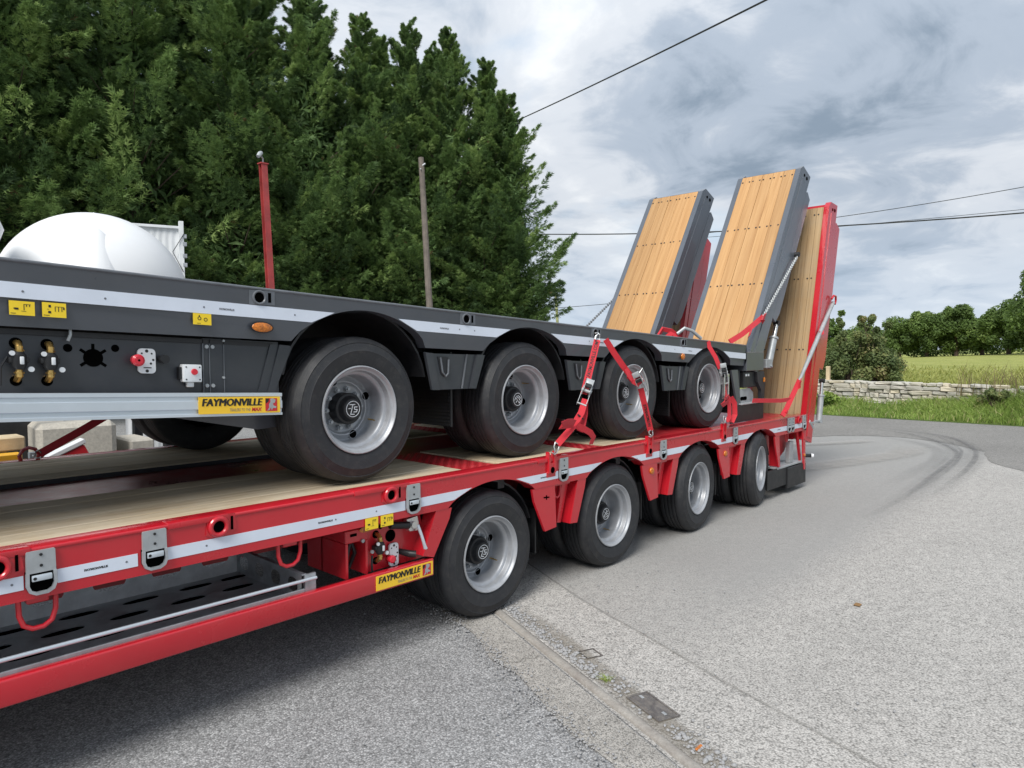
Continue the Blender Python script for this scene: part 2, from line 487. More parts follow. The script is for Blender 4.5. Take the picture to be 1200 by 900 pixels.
class MB:
    def __init__(self):
        self.bm = bmesh.new()

    def _verts(self, pts):
        return [self.bm.verts.new(p) for p in pts]

    def face(self, pts):
        return self.bm.faces.new(self._verts(pts))

    def box(self, x0, x1, y0, y1, z0, z1, bev=0.0, seg=2, mtx=None):
        v = self._verts([(x, y, z) for z in (z0, z1) for y in (y0, y1) for x in (x0, x1)])
        fs = [(0, 2, 3, 1), (4, 5, 7, 6), (0, 1, 5, 4), (2, 6, 7, 3), (0, 4, 6, 2), (1, 3, 7, 5)]
        faces = [self.bm.faces.new([v[i] for i in f]) for f in fs]
        vs = list(v)
        if bev:
            ed = list({e for f in faces for e in f.edges})
            r = bmesh.ops.bevel(self.bm, geom=ed, offset=bev, segments=seg, affect='EDGES', profile=0.5, clamp_overlap=True)
            vs = list({w for f in r['faces'] for w in f.verts} | {w for w in v if w.is_valid})
        if mtx is not None:
            bmesh.ops.transform(self.bm, matrix=mtx, verts=[w for w in vs if w.is_valid])
        return self

    def prism(self, poly, a0, a1, axis='y', mtx=None):
        """polygon extruded along an axis; poly is (x,z) for y, (y,z) for x, (x,y) for z"""
        def P(p, a):
            return {'y': (p[0], a, p[1]), 'x': (a, p[0], p[1]), 'z': (p[0], p[1], a)}[axis]
        A = self._verts([P(p, a0) for p in poly])
        B = self._verts([P(p, a1) for p in poly])
        n = len(poly)
        self.bm.faces.new(A)
        self.bm.faces.new(B[::-1])
        for i in range(n):
            j = (i + 1) % n
            self.bm.faces.new([A[i], B[i], B[j], A[j]])
        if mtx is not None:
            bmesh.ops.transform(self.bm, matrix=mtx, verts=A + B)
        return self

    def lathe(self, prof, n=48, c=(0, 0, 0), mtx=None, closed=False):
        """(radius, y) profile turned about the Y axis"""
        rings = []
        for r, y in prof:
            if r < 1e-5:
                rings.append([self.bm.verts.new((c[0], c[1] + y, c[2]))])
            else:
                rings.append([self.bm.verts.new((c[0] + r * math.cos(2 * math.pi * k / n), c[1] + y, c[2] + r * math.sin(2 * math.pi * k / n))) for k in range(n)])
        for a, b in zip(rings, rings[1:]):
            for k in range(n):
                k2 = (k + 1) % n
                if len(a) == 1 and len(b) == 1:
                    continue
                if len(a) == 1:
                    self.bm.faces.new([a[0], b[k2], b[k]])
                elif len(b) == 1:
                    self.bm.faces.new([a[k], a[k2], b[0]])
                else:
                    self.bm.faces.new([a[k], a[k2], b[k2], b[k]])
        if mtx is not None:
            bmesh.ops.transform(self.bm, matrix=mtx, verts=[v for r in rings for v in r])
        return self

    def tube(self, pts, r, n=8, closed=False, cap=True):
        pts = [Vector(p) for p in pts]
        N = len(pts)
        rad = r if isinstance(r, (list, tuple)) else [r] * N
        rings = []
        nrm = None
        for i, p in enumerate(pts):
            if closed:
                t = (pts[(i + 1) % N] - pts[i - 1]).normalized()
            else:
                t = (pts[min(i + 1, N - 1)] - pts[max(i - 1, 0)]).normalized()
            if nrm is None:
                nrm = t.orthogonal().normalized()
            nrm = (nrm - t * nrm.dot(t))
            nrm = nrm.normalized() if nrm.length > 1e-6 else t.orthogonal().normalized()
            b = t.cross(nrm)
            rings.append([self.bm.verts.new(p + (nrm * math.cos(2 * math.pi * k / n) + b * math.sin(2 * math.pi * k / n)) * rad[i]) for k in range(n)])
        rng = range(N) if closed else range(N - 1)
        for i in rng:
            a, b = rings[i], rings[(i + 1) % N]
            for k in range(n):
                self.bm.faces.new([a[k], a[(k + 1) % n], b[(k + 1) % n], b[k]])
        if cap and not closed:
            self.bm.faces.new(rings[0][::-1])
            self.bm.faces.new(rings[-1])
        return self

    def cyl(self, p0, p1, r, n=16, r1=None):
        return self.tube([p0, p1], [r, r if r1 is None else r1], n)

    def strap(self, pts, w, th, side=None):
        """flat band following pts; side is the width direction"""
        pts = [Vector(p) for p in pts]
        rings = []
        for i, p in enumerate(pts):
            t = (pts[min(i + 1, len(pts) - 1)] - pts[max(i - 1, 0)]).normalized()
            s = Vector(side) if side is not None else t.cross(Vector((.8, .6, -.08)))
            s = (s - t * s.dot(t)).normalized()
            n = t.cross(s).normalized()
            rings.append([self.bm.verts.new(p + s * w / 2 * a + n * th / 2 * b) for a, b in ((-1, -1), (1, -1), (1, 1), (-1, 1))])
        for a, b in zip(rings, rings[1:]):
            for k in range(4):
                self.bm.faces.new([a[k], a[(k + 1) % 4], b[(k + 1) % 4], b[k]])
        self.bm.faces.new(rings[0][::-1])
        self.bm.faces.new(rings[-1])
        return self

    def text(self, s, size, place, bold=0.0, shear=0.0, spacing=1.0, width=None):
        """flat lettering; place(u, v) gives the world point of text coordinates"""
        c = bpy.data.curves.new('lettering', 'FONT')
        c.body = s
        c.size = size
        c.offset = bold
        c.shear = shear
        c.space_character = spacing
        c.resolution_u = 2
        o = bpy.data.objects.new('lettering', c)
        COL.objects.link(o)
        bpy.context.view_layer.update()
        me = bpy.data.meshes.new_from_object(o.evaluated_get(bpy.context.evaluated_depsgraph_get()))
        xs = [v.co.x for v in me.vertices]
        k = 1.0
        if width and xs:
            k = width / (max(xs) - min(xs))
        x0 = min(xs) if xs else 0
        vs = [self.bm.verts.new(place((v.co.x - x0) * k, v.co.y)) for v in me.vertices]
        for p in me.polygons:
            try:
                self.bm.faces.new([vs[i] for i in p.vertices])
            except ValueError:
                pass
        bpy.data.objects.remove(o)
        bpy.data.curves.remove(c)
        bpy.data.meshes.remove(me)
        return self

    def mesh(self, name, zf=None, origin=(0, 0, 0), smooth=32, mats=()):
        if zf:
            for v in self.bm.verts:
                v.co.z = zf(v.co.x, v.co.z)
        o = Vector(origin)
        for v in self.bm.verts:
            v.co -= o
        bmesh.ops.recalc_face_normals(self.bm, faces=self.bm.faces)
        me = bpy.data.meshes.new(name)
        self.bm.to_mesh(me)
        self.bm.free()
        if smooth:
            me.polygons.foreach_set('use_smooth', [True] * len(me.polygons))
            me.set_sharp_from_angle(angle=R(smooth))
        for m in mats:
            me.materials.append(m)
        return me

    def split(self, name, mat, parent=None, zf=None, origin=None):
        """every loose piece becomes an object of its own"""
        left = set(self.bm.verts)
        while left:
            seed = next(iter(left))
            isl, todo = {seed}, [seed]
            while todo:
                v = todo.pop()
                for e in v.link_edges:
                    w = e.other_vert(v)
                    if w not in isl:
                        isl.add(w)
                        todo.append(w)
            left -= isl
            sub = MB()
            mp_ = {v: sub.bm.verts.new(v.co) for v in isl}
            for f in {f for v in isl for f in v.link_faces}:
                sub.bm.faces.new([mp_[v] for v in f.verts])
            sub.done(name, mat, parent, zf, origin)
        self.bm.free()

    def done(self, name, mat, parent=None, zf=None, origin=None, smooth=32, kind=None):
        if origin is None:
            origin = WORLD[parent] if parent else Vector((0, 0, 0))
        me = self.mesh(name, zf, origin, smooth, [mat])
        return place(name, me, parent, origin, kind=kind)


def place(name, me, parent=None, loc=(0, 0, 0), rot=None, scale=None, kind=None, mtx=None):
    o = bpy.data.objects.new(name, me)
    COL.objects.link(o)
    W = Vector(loc)
    if parent:
        o.parent = parent
        # parents that carry children are never scaled; a rotated parent turns its children
        pm_ = ROT.get(parent)
        d = W - WORLD[parent]
        o.location = (pm_.inverted() @ d) if pm_ else d
    else:
        o.location = W
    if mtx is not None:
        o.rotation_mode = 'QUATERNION'
        o.rotation_quaternion = mtx.to_quaternion()
        ROT[o] = mtx.to_3x3()
    elif rot is not None:
        o.rotation_euler = rot
    if scale is not None:
        o.scale = scale
    WORLD[o] = W
    if kind:
        o['kind'] = kind
    return o


ROT = {}


def tag(o, label, cat, group=None):
    o['label'] = label
    o['category'] = cat
    if group:
        o['group'] = group
    return o


def thing(name, label, cat, loc=(0, 0, 0), group=None):
    o = bpy.data.objects.new(name, None)
    o.empty_display_size = 0.2
    COL.objects.link(o)
    o.location = loc
    WORLD[o] = Vector(loc)
    return tag(o, label, cat, group)


def raw(name, verts, faces, mat, parent=None, tone=None, loc=(0, 0, 0), kind=None, smooth=False):
    """mesh from numpy arrays; faces all of one size"""
    verts = np.asarray(verts, dtype=np.float32) - np.asarray(loc, dtype=np.float32)
    faces = np.asarray(faces, dtype=np.int32)
    me = bpy.data.meshes.new(name)
    k = faces.shape[1]
    me.vertices.add(len(verts))
    me.vertices.foreach_set('co', verts.ravel())
    me.loops.add(faces.size)
    me.loops.foreach_set('vertex_index', faces.ravel())
    me.polygons.add(len(faces))
    me.polygons.foreach_set('loop_start', np.arange(0, faces.size, k, dtype=np.int32))
    me.polygons.foreach_set('loop_total', np.full(len(faces), k, dtype=np.int32))
    if smooth:
        me.polygons.foreach_set('use_smooth', [True] * len(faces))
    me.update(calc_edges=True)
    if tone is not None:
        a = me.attributes.new('tone', 'FLOAT', 'POINT')
        a.data.foreach_set('value', np.asarray(tone, dtype=np.float32))
    me.materials.append(mat)
    return place(name, me, parent, loc, kind=kind)


def frame(ax, ay, az):
    return Matrix((ax, ay, az)).transposed()

# ------------------------------------------------------------------ ground sheets


def sheet(name, poly, z, mat, th=0.0):
    mb = MB()
    mb.face([(x, y, z) for x, y in poly])
    o = mb.done(name, mat, smooth=0)
    o['kind'] = 'structure'
    return o


def smooth_line(pts, n=6):
    out = []
    P = [np.array(p, float) for p in pts]
    for i in range(len(P) - 1):
        a, b, c, d = P[max(i - 1, 0)], P[i], P[i + 1], P[min(i + 2, len(P) - 1)]
        for k in range(n):
            t = k / n
            out.append(tuple(0.5 * (2 * b + (c - a) * t + (2 * a - 5 * b + 4 * c - d) * t * t + (3 * b - a - 3 * c + d) * t ** 3)))
    out.append(tuple(P[-1]))
    return out


KD = np.array((0.368, 0.930))             # direction of the drain line across the forecourt
KN = np.array((0.930, -0.368))            # to its right
K0 = np.array((3.11, 2.99))


def kp(t, off=0.0):
    p = K0 + KD * t + KN * off
    return (float(p[0]), float(p[1]))


g = sheet('ground', [(-400, -400), (600, -400), (600, 500), (-400, 500)], -0.03, M['earth'])
sheet('yard', [(-30, -25), (18.6, -25), (18.35, 0), (18.25, 3), (18.2, 6), (18.4, 12), (19, 26), (-30, 26)], 0.0, M['yard'])
road_edge = smooth_line([(9.0, -24), (10.2, -2), (11.53, 1.17), (13.26, 1.9), (14.35, 2.99), (14.1, 4.1), (12.4, 5.8), (11.6, 9), (11.3, 25.5)])
rjit = random.Random(3)
road_edge = [(x + rjit.uniform(-.05, .05), y + rjit.uniform(-.05, .05)) for x, y in road_edge]
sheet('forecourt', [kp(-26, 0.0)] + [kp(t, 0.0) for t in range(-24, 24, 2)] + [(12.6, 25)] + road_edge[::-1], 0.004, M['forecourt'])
sheet('road', road_edge + [(18.6, 25.5), (18.4, 12), (18.2, 6), (18.25, 3), (18.35, 0), (18.6, -24)], 0.008, M['road'])
# paler re-laid strip between the drain edge and a joint in the tarmac
jp = [(4.35, 4.2), (3.71, 2.82), (3.46, 2.1), (3.22, 1.49), (3.06, 0.97), (2.75, 0.1), (2.1, -1.6)]
jl = [(x + rjit.uniform(-.012, .012), y) for x, y in smooth_line(jp, 10)]
sheet('tarmac_patch', [kp(1.5, .07), kp(-1, .07), kp(-3, .07), kp(-4.6, .07)] + jl[::-1], 0.010, M['patch'])
# concrete strip on the left of the drain edge, ragged outer side
rag = [kp(t, -0.255 - 0.02 * math.sin(t * 9) + rjit.uniform(-.012, .012)) for t in np.arange(-4.4, 6.1, 0.12)]
sheet('concrete_strip', [kp(6, -0.012), kp(-4.4, -0.012)] + rag, 0.006, M['concrete'])
# narrow drain edge: a dark slot and a low rounded concrete lip
mb = MB()
ts = np.arange(-4.4, 6.01, 0.15)
prof = [(-0.012, -0.02), (0.012, -0.02), (0.014, 0.012), (0.022, 0.019), (0.05, 0.020), (0.064, 0.015), (0.075, 0.002)]
rows = []
for t in ts:
    w = 0.006 * math.sin(t * 3.1) + rjit.uniform(-.003, .003)
    row = []
    for o_, z_ in prof:
        x, y = kp(t, o_ + w)
        row.append(mb.bm.verts.new((x, y, z_ + rjit.uniform(-.0015, .0015))))
    rows.append(row)
for a, b in zip(rows, rows[1:]):
    for k in range(len(prof) - 1):
        mb.bm.faces.new([a[k], a[k + 1], b[k + 1], b[k]])
o = mb.done('drain_edge', M['kerbcon'], smooth=50)
o['kind'] = 'structure'


def ribbon(name, pts, w, z, mat, fade=0.2, n=8):
    P = np.array(smooth_line(pts, n))
    d = np.gradient(P, axis=0)
    d /= np.linalg.norm(d, axis=1)[:, None]
    nn = np.stack([-d[:, 1], d[:, 0]], 1)
    offs = np.array([-1, -.6, 0, .6, 1]) * w / 2
    V, T, Fc = [], [], []
    N = len(P)
    for i in range(N):
        s = i / (N - 1)
        e = min(1, s / fade, (1 - s) / fade)
        for k, o_ in enumerate(offs):
            q = P[i] + nn[i] * o_
            V.append((q[0], q[1], z))
            T.append(e * (0, .8, 1, .8, 0)[k])
    for i in range(N - 1):
        for k in range(4):
            a = i * 5 + k
            Fc.append((a, a + 1, a + 6, a + 5))
    o = raw(name, V, Fc, mat, tone=T)
    o['kind'] = 'structure'
    return o


TR1 = [(15.9, 4.3), (15.5, 3.3), (14.9, 2.62), (13.58, 2.07), (12.68, 1.89), (11.61, 1.79), (10.27, 1.74), (8.6, 1.74)]
TR2 = [(15.8, 4.6), (15.2, 3.5), (14.2, 2.72), (12.87, 2.17), (11.62, 2.05), (10.43, 2.01), (8.73, 1.95), (7.2, 1.99)]
for k_, tr in enumerate((TR1, TR2)):
    ribbon('tyre_scuff', tr, .30, 0.013 + .003 * k_, M['skid_pale'], .3)
    ribbon('tyre_scuff', tr, .09, 0.020 + .002 * k_, M['skid'], .3)
ribbon('tyre_scuff', [(x - .05, y + .19) for x, y in TR1], .06, 0.024, M['skid'], .35)
ribbon('tyre_scuff', [(14.6, 4.4), (14.0, 3.2), (13.1, 2.5), (11.9, 2.25), (10.6, 2.25), (9.2, 2.3)], 0.28, 0.026, M['skid_pale'], .3)
ribbon('tyre_scuff', [(12.5, 5.3), (11.4, 4.7), (10.2, 4.2), (9.4, 3.9)], 0.35, 0.014, M['skid_pale'])
ribbon('dust_band', [(8.4, 4.1), (10.08, 3.41), (11.19, 3.05), (12.3, 2.78), (13.3, 2.9)], 0.55, 0.022, M['dusty'])
ribbon('dust_band', [(11.0, 5.6), (11.9, 4.6), (12.9, 3.9), (13.6, 3.6)], 0.35, 0.022, M['dusty'])
ribbon('grit_stain', [kp(.1, .15), kp(-.5, .17), kp(-1.0, .15), kp(-1.6, .13), kp(-2.2, .13), kp(-3.0, .12)], 0.17, 0.016, M['damp'])

def blades(rs, P, h, w, lean=.35):
    """tapered grass blades standing on points P"""
    n = len(P)
    hh = h * rs.uniform(.5, 1.25, n)
    a = rs.uniform(0, 2 * np.pi, n)
    s = np.stack([np.cos(a), np.sin(a), np.zeros(n)], 1) * (w * rs.uniform(.6, 1.3, n))[:, None]
    l = np.stack([rs.normal(0, lean, n), rs.normal(0, lean, n), np.ones(n)], 1)
    l2 = l * np.array((2.1, 2.1, .95))
    mid = P + l * (hh * .55)[:, None]
    tip = P + l2 * hh[:, None]
    V = np.stack([P - s, P + s, mid + s * .7, mid - s * .7, tip], 1)
    V = np.concatenate([V[:, :4].reshape(-1, 3), np.stack([mid - s * .7, mid + s * .7, tip + s * .08, tip - s * .08], 1).reshape(-1, 3)])
    return V, np.arange(len(V)).reshape(-1, 4)


# iron cover and small frame beside the drain edge
cov = thing('drain_cover', 'dark rectangular iron cover set in the ground beside the drain edge', 'cover', (2.78, 1.65, 0.012))
ux, uy = Vector((KD[0], KD[1], 0)), Vector((KN[0], KN[1], 0))
cm = Matrix.Translation((2.78, 1.655, 0)) @ frame(ux, -uy, Vector((0, 0, 1))).to_4x4()
MB().box(-.112, .112, -.05, .05, .006, .020, .004, 1, cm).done('lid', M['cover_iron'], cov)
mb = MB()
for a, b, c, d in ((-.124, .124, -.062, -.052), (-.124, .124, .052, .062), (-.124, -.114, -.052, .052), (.114, .124, -.052, .052)):
    mb.box(a, b, c, d, .004, .020, .002, 1, cm)
mb.done('frame', M['cover_iron'], cov)
mb = MB()
for a in (-.085, .085):
    mb.box(a - .014, a + .014, -.008, .008, .020, .023, .002, 1, cm)
mb.split('keyhole', M['galv_pale'], cov)
sq = thing('stopcock_frame', 'small square tarmac filled frame flush with the pale patch', 'cover', (3.04, 2.2, 0.012))
cm = Matrix.Translation((3.045, 2.205, 0)) @ frame(ux, -uy, Vector((0, 0, 1))).to_4x4()
mb = MB()
for a, b, c, d in ((-.05, .05, -.05, -.044), (-.05, .05, .044, .05), (-.05, -.044, -.044, .044), (.044, .05, -.044, .044)):
    mb.box(a, b, c, d, .008, .016, mtx=cm)
mb.done('frame', M['cover_iron'], sq)
MB().box(-.043, .043, -.043, .043, .008, .0125, .002, 1, cm).done('infill', M['patch'], sq)

# loose gravel lying along the drain edge
gr = random.Random(11)
ico = bmesh.new()
bmesh.ops.create_icosphere(ico, subdivisions=1, radius=1)
iv = np.array([v.co[:] for v in ico.verts])
ifc = np.array([[v.index for v in f.verts] for f in ico.faces])
ico.free()
V, Fc = [], []
for k in range(4600):
    if k < 1700:
        t = gr.uniform(-3.2, .6)
        off = 0.085 + abs(gr.gauss(0, .05)) + (0.06 * (t < -1.0)) * gr.random()
    elif k < 4000:
        t = gr.uniform(-3.2, 1.0)
        off = -0.27 + gr.gauss(0, .05) * gr.choice((.5, 1, 1.6))
    else:
        t = gr.uniform(-3.4, 1.0)
        off = gr.uniform(-1.2, 1.6)
    x, y = kp(t, off)
    if abs(float(np.dot(np.array((x, y)) - (2.78, 1.655), KD))) < .16 and abs(float(np.dot(np.array((x, y)) - (2.78, 1.655), KN))) < .075:
        continue
    s = (gr.choice((.005, .006, .008, .010, .013)) if k < 1700 else gr.choice((.003, .004, .005, .007))) * gr.uniform(.7, 1.2)
    a = gr.uniform(0, 6.28)
    q = iv * np.array((s, s * gr.uniform(.6, 1), s * .65)) * (1 + np.random.RandomState(k).uniform(-.25, .25, iv.shape))
    q = q @ np.array(((math.cos(a), -math.sin(a), 0), (math.sin(a), math.cos(a), 0), (0, 0, 1)))
    Fc.append(ifc + len(V) * len(iv))
    V.append(q + (x, y, .012 + s * .3))
o = raw('loose_gravel', np.concatenate(V), np.concatenate(Fc), M['grit'], kind='stuff')
tag(o, 'loose grey gravel lying along the drain edge', 'gravel')
wd = np.random.RandomState(4)
P_ = np.stack([2.85 + wd.normal(0, .012, 90), 1.97 + wd.normal(0, .015, 90), np.full(90, .012)], 1)
V_, F_ = blades(wd, P_, .016 * np.ones(90), .0025, .6)
tag(raw('weed', V_, F_, M['grass'], tone=np.concatenate([np.repeat(wd.rand(90) * .5 + .5, 4)] * 2), loc=(2.85, 1.97, .012)), 'tiny yellow green weed growing in the gravel by the iron cover', 'weed')
tag(MB().box(2.585, 2.632, 1.325, 1.338, .014, .024, .003, 1).done('litter', M['amber'], origin=(2.61, 1.33, .014)), 'small orange scrap lying in the gravel near the bottom edge', 'litter')
cj = random.Random(8)
ribbon('joint_crack', [(x + cj.uniform(-.008, .008), y) for x, y in jp], .020, .0165, M['crack'], .04, 14)
ribbon('joint_crack', [kp(-.62, -.02), kp(-.66, -.07), kp(-.63, -.12), kp(-.66, -.17), kp(-.60, -.25)], .012, .0105, M['crack'], .1, 8)
tag(MB().box(4.78, 4.83, 1.32, 1.36, .009, .016, .004, 1).done('dead_leaf', M['stain'], origin=(4.8, 1.34, .009)), 'small brown dead leaf alone on the pale forecourt', 'leaf')

# ------------------------------------------------------------------ foliage generators


def quads_to_mesh(name, V, Fq, T, mat, parent=None, loc=(0, 0, 0), kind=None):
    return raw(name, V, Fq, mat, parent, tone=T, loc=loc, kind=kind)


def unit(v):
    return v / np.maximum(np.linalg.norm(v, axis=-1, keepdims=True), 1e-9)


def conifer_crown(seed, Ht, Rd, nb=300, ns=40):
    """plumes of feathery sprays; returns verts, tris, tone in local coordinates"""
    rs = np.random.RandomState(seed)
    t = rs.rand(nb) ** 1.05 * 0.975 + 0.01
    t = np.concatenate([t, 1 - .10 * rs.rand(5)])
    nb = len(t)
    az = np.arange(nb) * 2.39996 + rs.uniform(-.7, .7, nb)
    prof = np.minimum(1.0, ((1 - t) * 1.55 + 0.004)) ** 0.70 * np.minimum(1, .42 + 2.2 * t)
    lump = .78 + .34 * np.sin(t * 15 + az * 1.0 + seed * 1.7) * np.sin(t * 31 - az * 2 + seed)
    rad = Rd * prof * lump * rs.uniform(.72, 1.22, nb)
    tilt = np.radians(rs.uniform(5, 40, nb) + 24 * t ** 2.5)
    out = np.stack([np.cos(az), np.sin(az), np.zeros(nb)], 1)
    bd = out * np.cos(tilt)[:, None] + np.array((0, 0, 1.0)) * np.sin(tilt)[:, None]
    L = np.maximum(rad * .9, .22) * rs.uniform(.8, 1.2, nb)
    start = out * (rad * .28)[:, None] + np.stack([np.zeros(nb), np.zeros(nb), t * Ht - .35 * L * np.sin(tilt)], 1)
    btone = np.clip(rs.normal(.48, .25, nb), .02, .95)
    bi = np.repeat(np.arange(nb), ns)
    m = len(bi)
    s = rs.rand(m) ** .62
    bdm = bd[bi]
    side = unit(np.cross(bdm, np.array((0, 0, 1.0)) + .01))
    upv = np.cross(side, bdm)
    ph = rs.uniform(0, 2 * np.pi, m)
    lat = side * (1.25 * np.cos(ph))[:, None] + upv * (.7 * np.sin(ph))[:, None]
    pw = (0.03 + 0.36 * (1 - s) ** .9) * np.clip(.06 + .70 * L[bi], .10, 1.2)
    pos = start[bi] + bdm * (s * L[bi])[:, None] + lat * (pw * rs.rand(m) ** .5)[:, None]
    pos[:, 2] += (0.16 * s ** 2 - .10 * s) * L[bi]
    d = unit(bdm * 1.15 + lat * (.80 * (1 - .5 * s))[:, None] + rs.normal(0, .18, (m, 3)) + np.array((0, 0, .10)))
    ln = rs.uniform(.09, .20, m) * np.clip(.62 + .25 * L[bi], .6, 1.15)
    n = unit(np.cross(d, rs.normal(0, .8, (m, 3)) + np.array((0, 0, 1.2))))
    nz = np.cross(n, d)
    droop = np.array((0, 0, -1.0))
    tn = np.clip(btone[bi] + rs.normal(0, .1, m), 0, .96)
    tn[rs.rand(m) < .004] = 1.0
    Vs, Ts = [], []
    for a, sg, l, w in ((0, 0, 1.0, .085), (.05, .75, .66, .085), (.05, -.75, .66, .085), (.36, .65, .52, .08), (.36, -.65, .52, .08)):
        b0 = pos + d * (ln * a)[:, None]
        dd = unit(d + n * sg)
        tip = b0 + dd * (ln * l)[:, None] + droop * (ln * .28 * l)[:, None]
        wv = unit(np.cross(dd, nz)) * (ln * w)[:, None]
        Vs.append(np.stack([b0 + wv, b0 - wv, tip], 1))
        Ts.append(np.repeat(tn[:, None], 3, 1))
    V = np.concatenate(Vs, 0).reshape(-1, 3)
    T = np.concatenate(Ts, 0).ravel()
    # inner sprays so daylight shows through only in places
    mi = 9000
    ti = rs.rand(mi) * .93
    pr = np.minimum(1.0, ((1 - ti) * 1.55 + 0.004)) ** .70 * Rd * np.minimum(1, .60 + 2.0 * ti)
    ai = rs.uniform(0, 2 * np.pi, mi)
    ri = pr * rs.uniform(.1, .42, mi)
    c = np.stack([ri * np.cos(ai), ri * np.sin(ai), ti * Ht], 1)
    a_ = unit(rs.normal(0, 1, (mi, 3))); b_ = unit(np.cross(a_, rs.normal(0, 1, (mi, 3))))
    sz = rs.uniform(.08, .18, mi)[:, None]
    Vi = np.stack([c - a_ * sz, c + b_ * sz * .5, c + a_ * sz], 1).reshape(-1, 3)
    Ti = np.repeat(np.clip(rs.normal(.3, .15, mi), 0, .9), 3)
    V = np.concatenate([V, Vi])
    return V, np.arange(len(V)).reshape(-1, 3), np.concatenate([T, Ti])


CROWN = []
for k in range(5):
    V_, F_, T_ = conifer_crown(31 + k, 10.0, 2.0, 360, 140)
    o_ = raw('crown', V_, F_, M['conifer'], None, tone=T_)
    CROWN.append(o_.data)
    bpy.data.objects.remove(o_)


def conifer(label, x, y, Ht, Rd, seed, group, base=0.0):
    root = thing('conifer_tree', label, 'tree', (x, y, base), group)
    rs = random.Random(seed)
    c = place('crown', CROWN[seed % 5], root, (x, y, base + .3), rot=(0, 0, rs.uniform(0, 6.28)), scale=(Rd / 2, Rd / 2, (Ht - .3) / 10))
    mb = MB()
    mb.tube([(x, y, base - .05), (x + rs.uniform(-.05, .05), y, base + Ht * .3), (x + rs.uniform(-.1, .1), y + rs.uniform(-.1, .1), base + Ht * .65), (x, y, base + Ht * .97)], [.17, .13, .08, .015], 8)
    mb.done('trunk', M['bark'], root)
    mb = MB()
    for k in range(40):
        t = rs.uniform(.04, .85)
        a = rs.uniform(0, 6.28)
        r = Rd * min(1, (1 - t) * 1.7) * .62
        mb.tube([(x, y, base + t * Ht), (x + r * .5 * math.cos(a), y + r * .5 * math.sin(a), base + t * Ht + r * .18), (x + r * math.cos(a), y + r * math.sin(a), base + t * Ht + r * .5)], [.035, .022, .006], 5)
    mb.done('limb', M['bark'], root, kind='stuff')
    return root


def leaf_cloud(rs, centers, radii, per, size, flat=1.0, tone_mu=.45):
    """leaf-sized quads scattered through clumps; clump tones differ"""
    Vs, Ts = [], []
    for c, r in zip(centers, radii):
        n = per
        d = unit(rs.normal(0, 1, (n, 3)))
        rr = r * (rs.rand(n) ** .38)
        p = c + d * rr[:, None] * np.array((1, 1, flat))
        nrm = unit(d * .8 + rs.normal(0, .6, (n, 3)) + np.array((0, 0, .45)))
        a_ = unit(np.cross(nrm, rs.normal(0, 1, (n, 3))))
        b_ = np.cross(nrm, a_)
        s = (size * rs.uniform(.6, 1.3, n))[:, None]
        Vs.append(np.stack([p - a_ * s, p + b_ * s * .55, p + a_ * s, p - b_ * s * .55], 1).reshape(-1, 3))
        ct = np.clip(rs.normal(tone_mu, .2), .05, .92)
        Ts.append(np.repeat(np.clip(ct + rs.normal(0, .1, n), 0, .97), 4))
    V = np.concatenate(Vs)
    return V, np.arange(len(V)).reshape(-1, 4), np.concatenate(Ts)


def broad_tree(name, label, cat, x, y, base, Ht, Rd, seed, group=None, mat='broadleaf', clumps=46, per=120, size=.2, low=.18, trunk=.22):
    rs = np.random.RandomState(seed)
    root = thing(name, label, cat, (x, y, base), group)
    cs, rr = [], []
    mb = MB()
    mb.tube([(x, y, base - .1), (x + rs.uniform(-.1, .1), y, base + Ht * .3), (x, y + rs.uniform(-.2, .2), base + Ht * .6)], [trunk, trunk * .75, trunk * .35], 8)
    mb.done('trunk', M['bark'], root)
    lb = MB()
    for k in range(clumps):
        d = unit(rs.normal(0, 1, 3))
        q = rs.rand() ** .33
        c = np.array((x, y, base + Ht * (low + (1 - low) * .5))) + d * q * np.array((Rd, Rd, Ht * (1 - low) * .47)) * .85
        cs.append(c); rr.append(Rd * rs.uniform(.2, .42))
        if k % 3 == 0:
            b0 = (x, y, base + Ht * rs.uniform(.2, .5))
            lb.tube([b0, ((b0[0] + c[0]) / 2, (b0[1] + c[1]) / 2, (b0[2] + c[2]) / 2 + .1 * Rd), tuple(c)], [trunk * .35, trunk * .22, trunk * .06], 5)
    lb.done('limb', M['bark'], root, kind='stuff')
    V, Fq, T = leaf_cloud(rs, cs, rr, per, size)
    raw('crown', V, Fq, M[mat], root, tone=T, loc=(x, y, base))
    return root


# ------------------------------------------------------------------ meadow, verge, wall, far trees


def field_z(x, y):
    k = np.clip((x - 21) / 68.0, 0, 1.6)
    return .33 + k * (.10 + .045 * np.clip(22 - y, 0, 40)) + .03 * np.sin(x * .7) * np.cos(y * .5)


def grid_sheet(name, xs, ys, zf, mat):
    X, Y = np.meshgrid(xs, ys, indexing='ij')
    Z = zf(X, Y)
    V = np.stack([X, Y, Z], -1).reshape(-1, 3)
    n = len(ys)
    Fc = [(i * n + j, (i + 1) * n + j, (i + 1) * n + j + 1, i * n + j + 1) for i in range(len(xs) - 1) for j in range(n - 1)]
    o = raw(name, V, Fc, mat, smooth=True)
    o['kind'] = 'structure'
    return o


def wall_x(y):
    return 19.75 + .13 * y


grid_sheet('field', np.concatenate([np.arange(20.9, 40, .8), np.arange(40, 130, 4)]), np.arange(-60, 75, 2.5), lambda X, Y: field_z(X, Y) - .25 * (X < 21.2), M['field'])


def verge_z(X, Y):
    u = np.clip((X - 18.2) / 1.9, 0, 1)
    mound = .17 + .40 / (1 + np.exp((Y - 3.0) * 1.7))
    return .012 + mound * u ** 1.3 + .025 * np.sin(X * 5.1 + Y * 3.3) * u


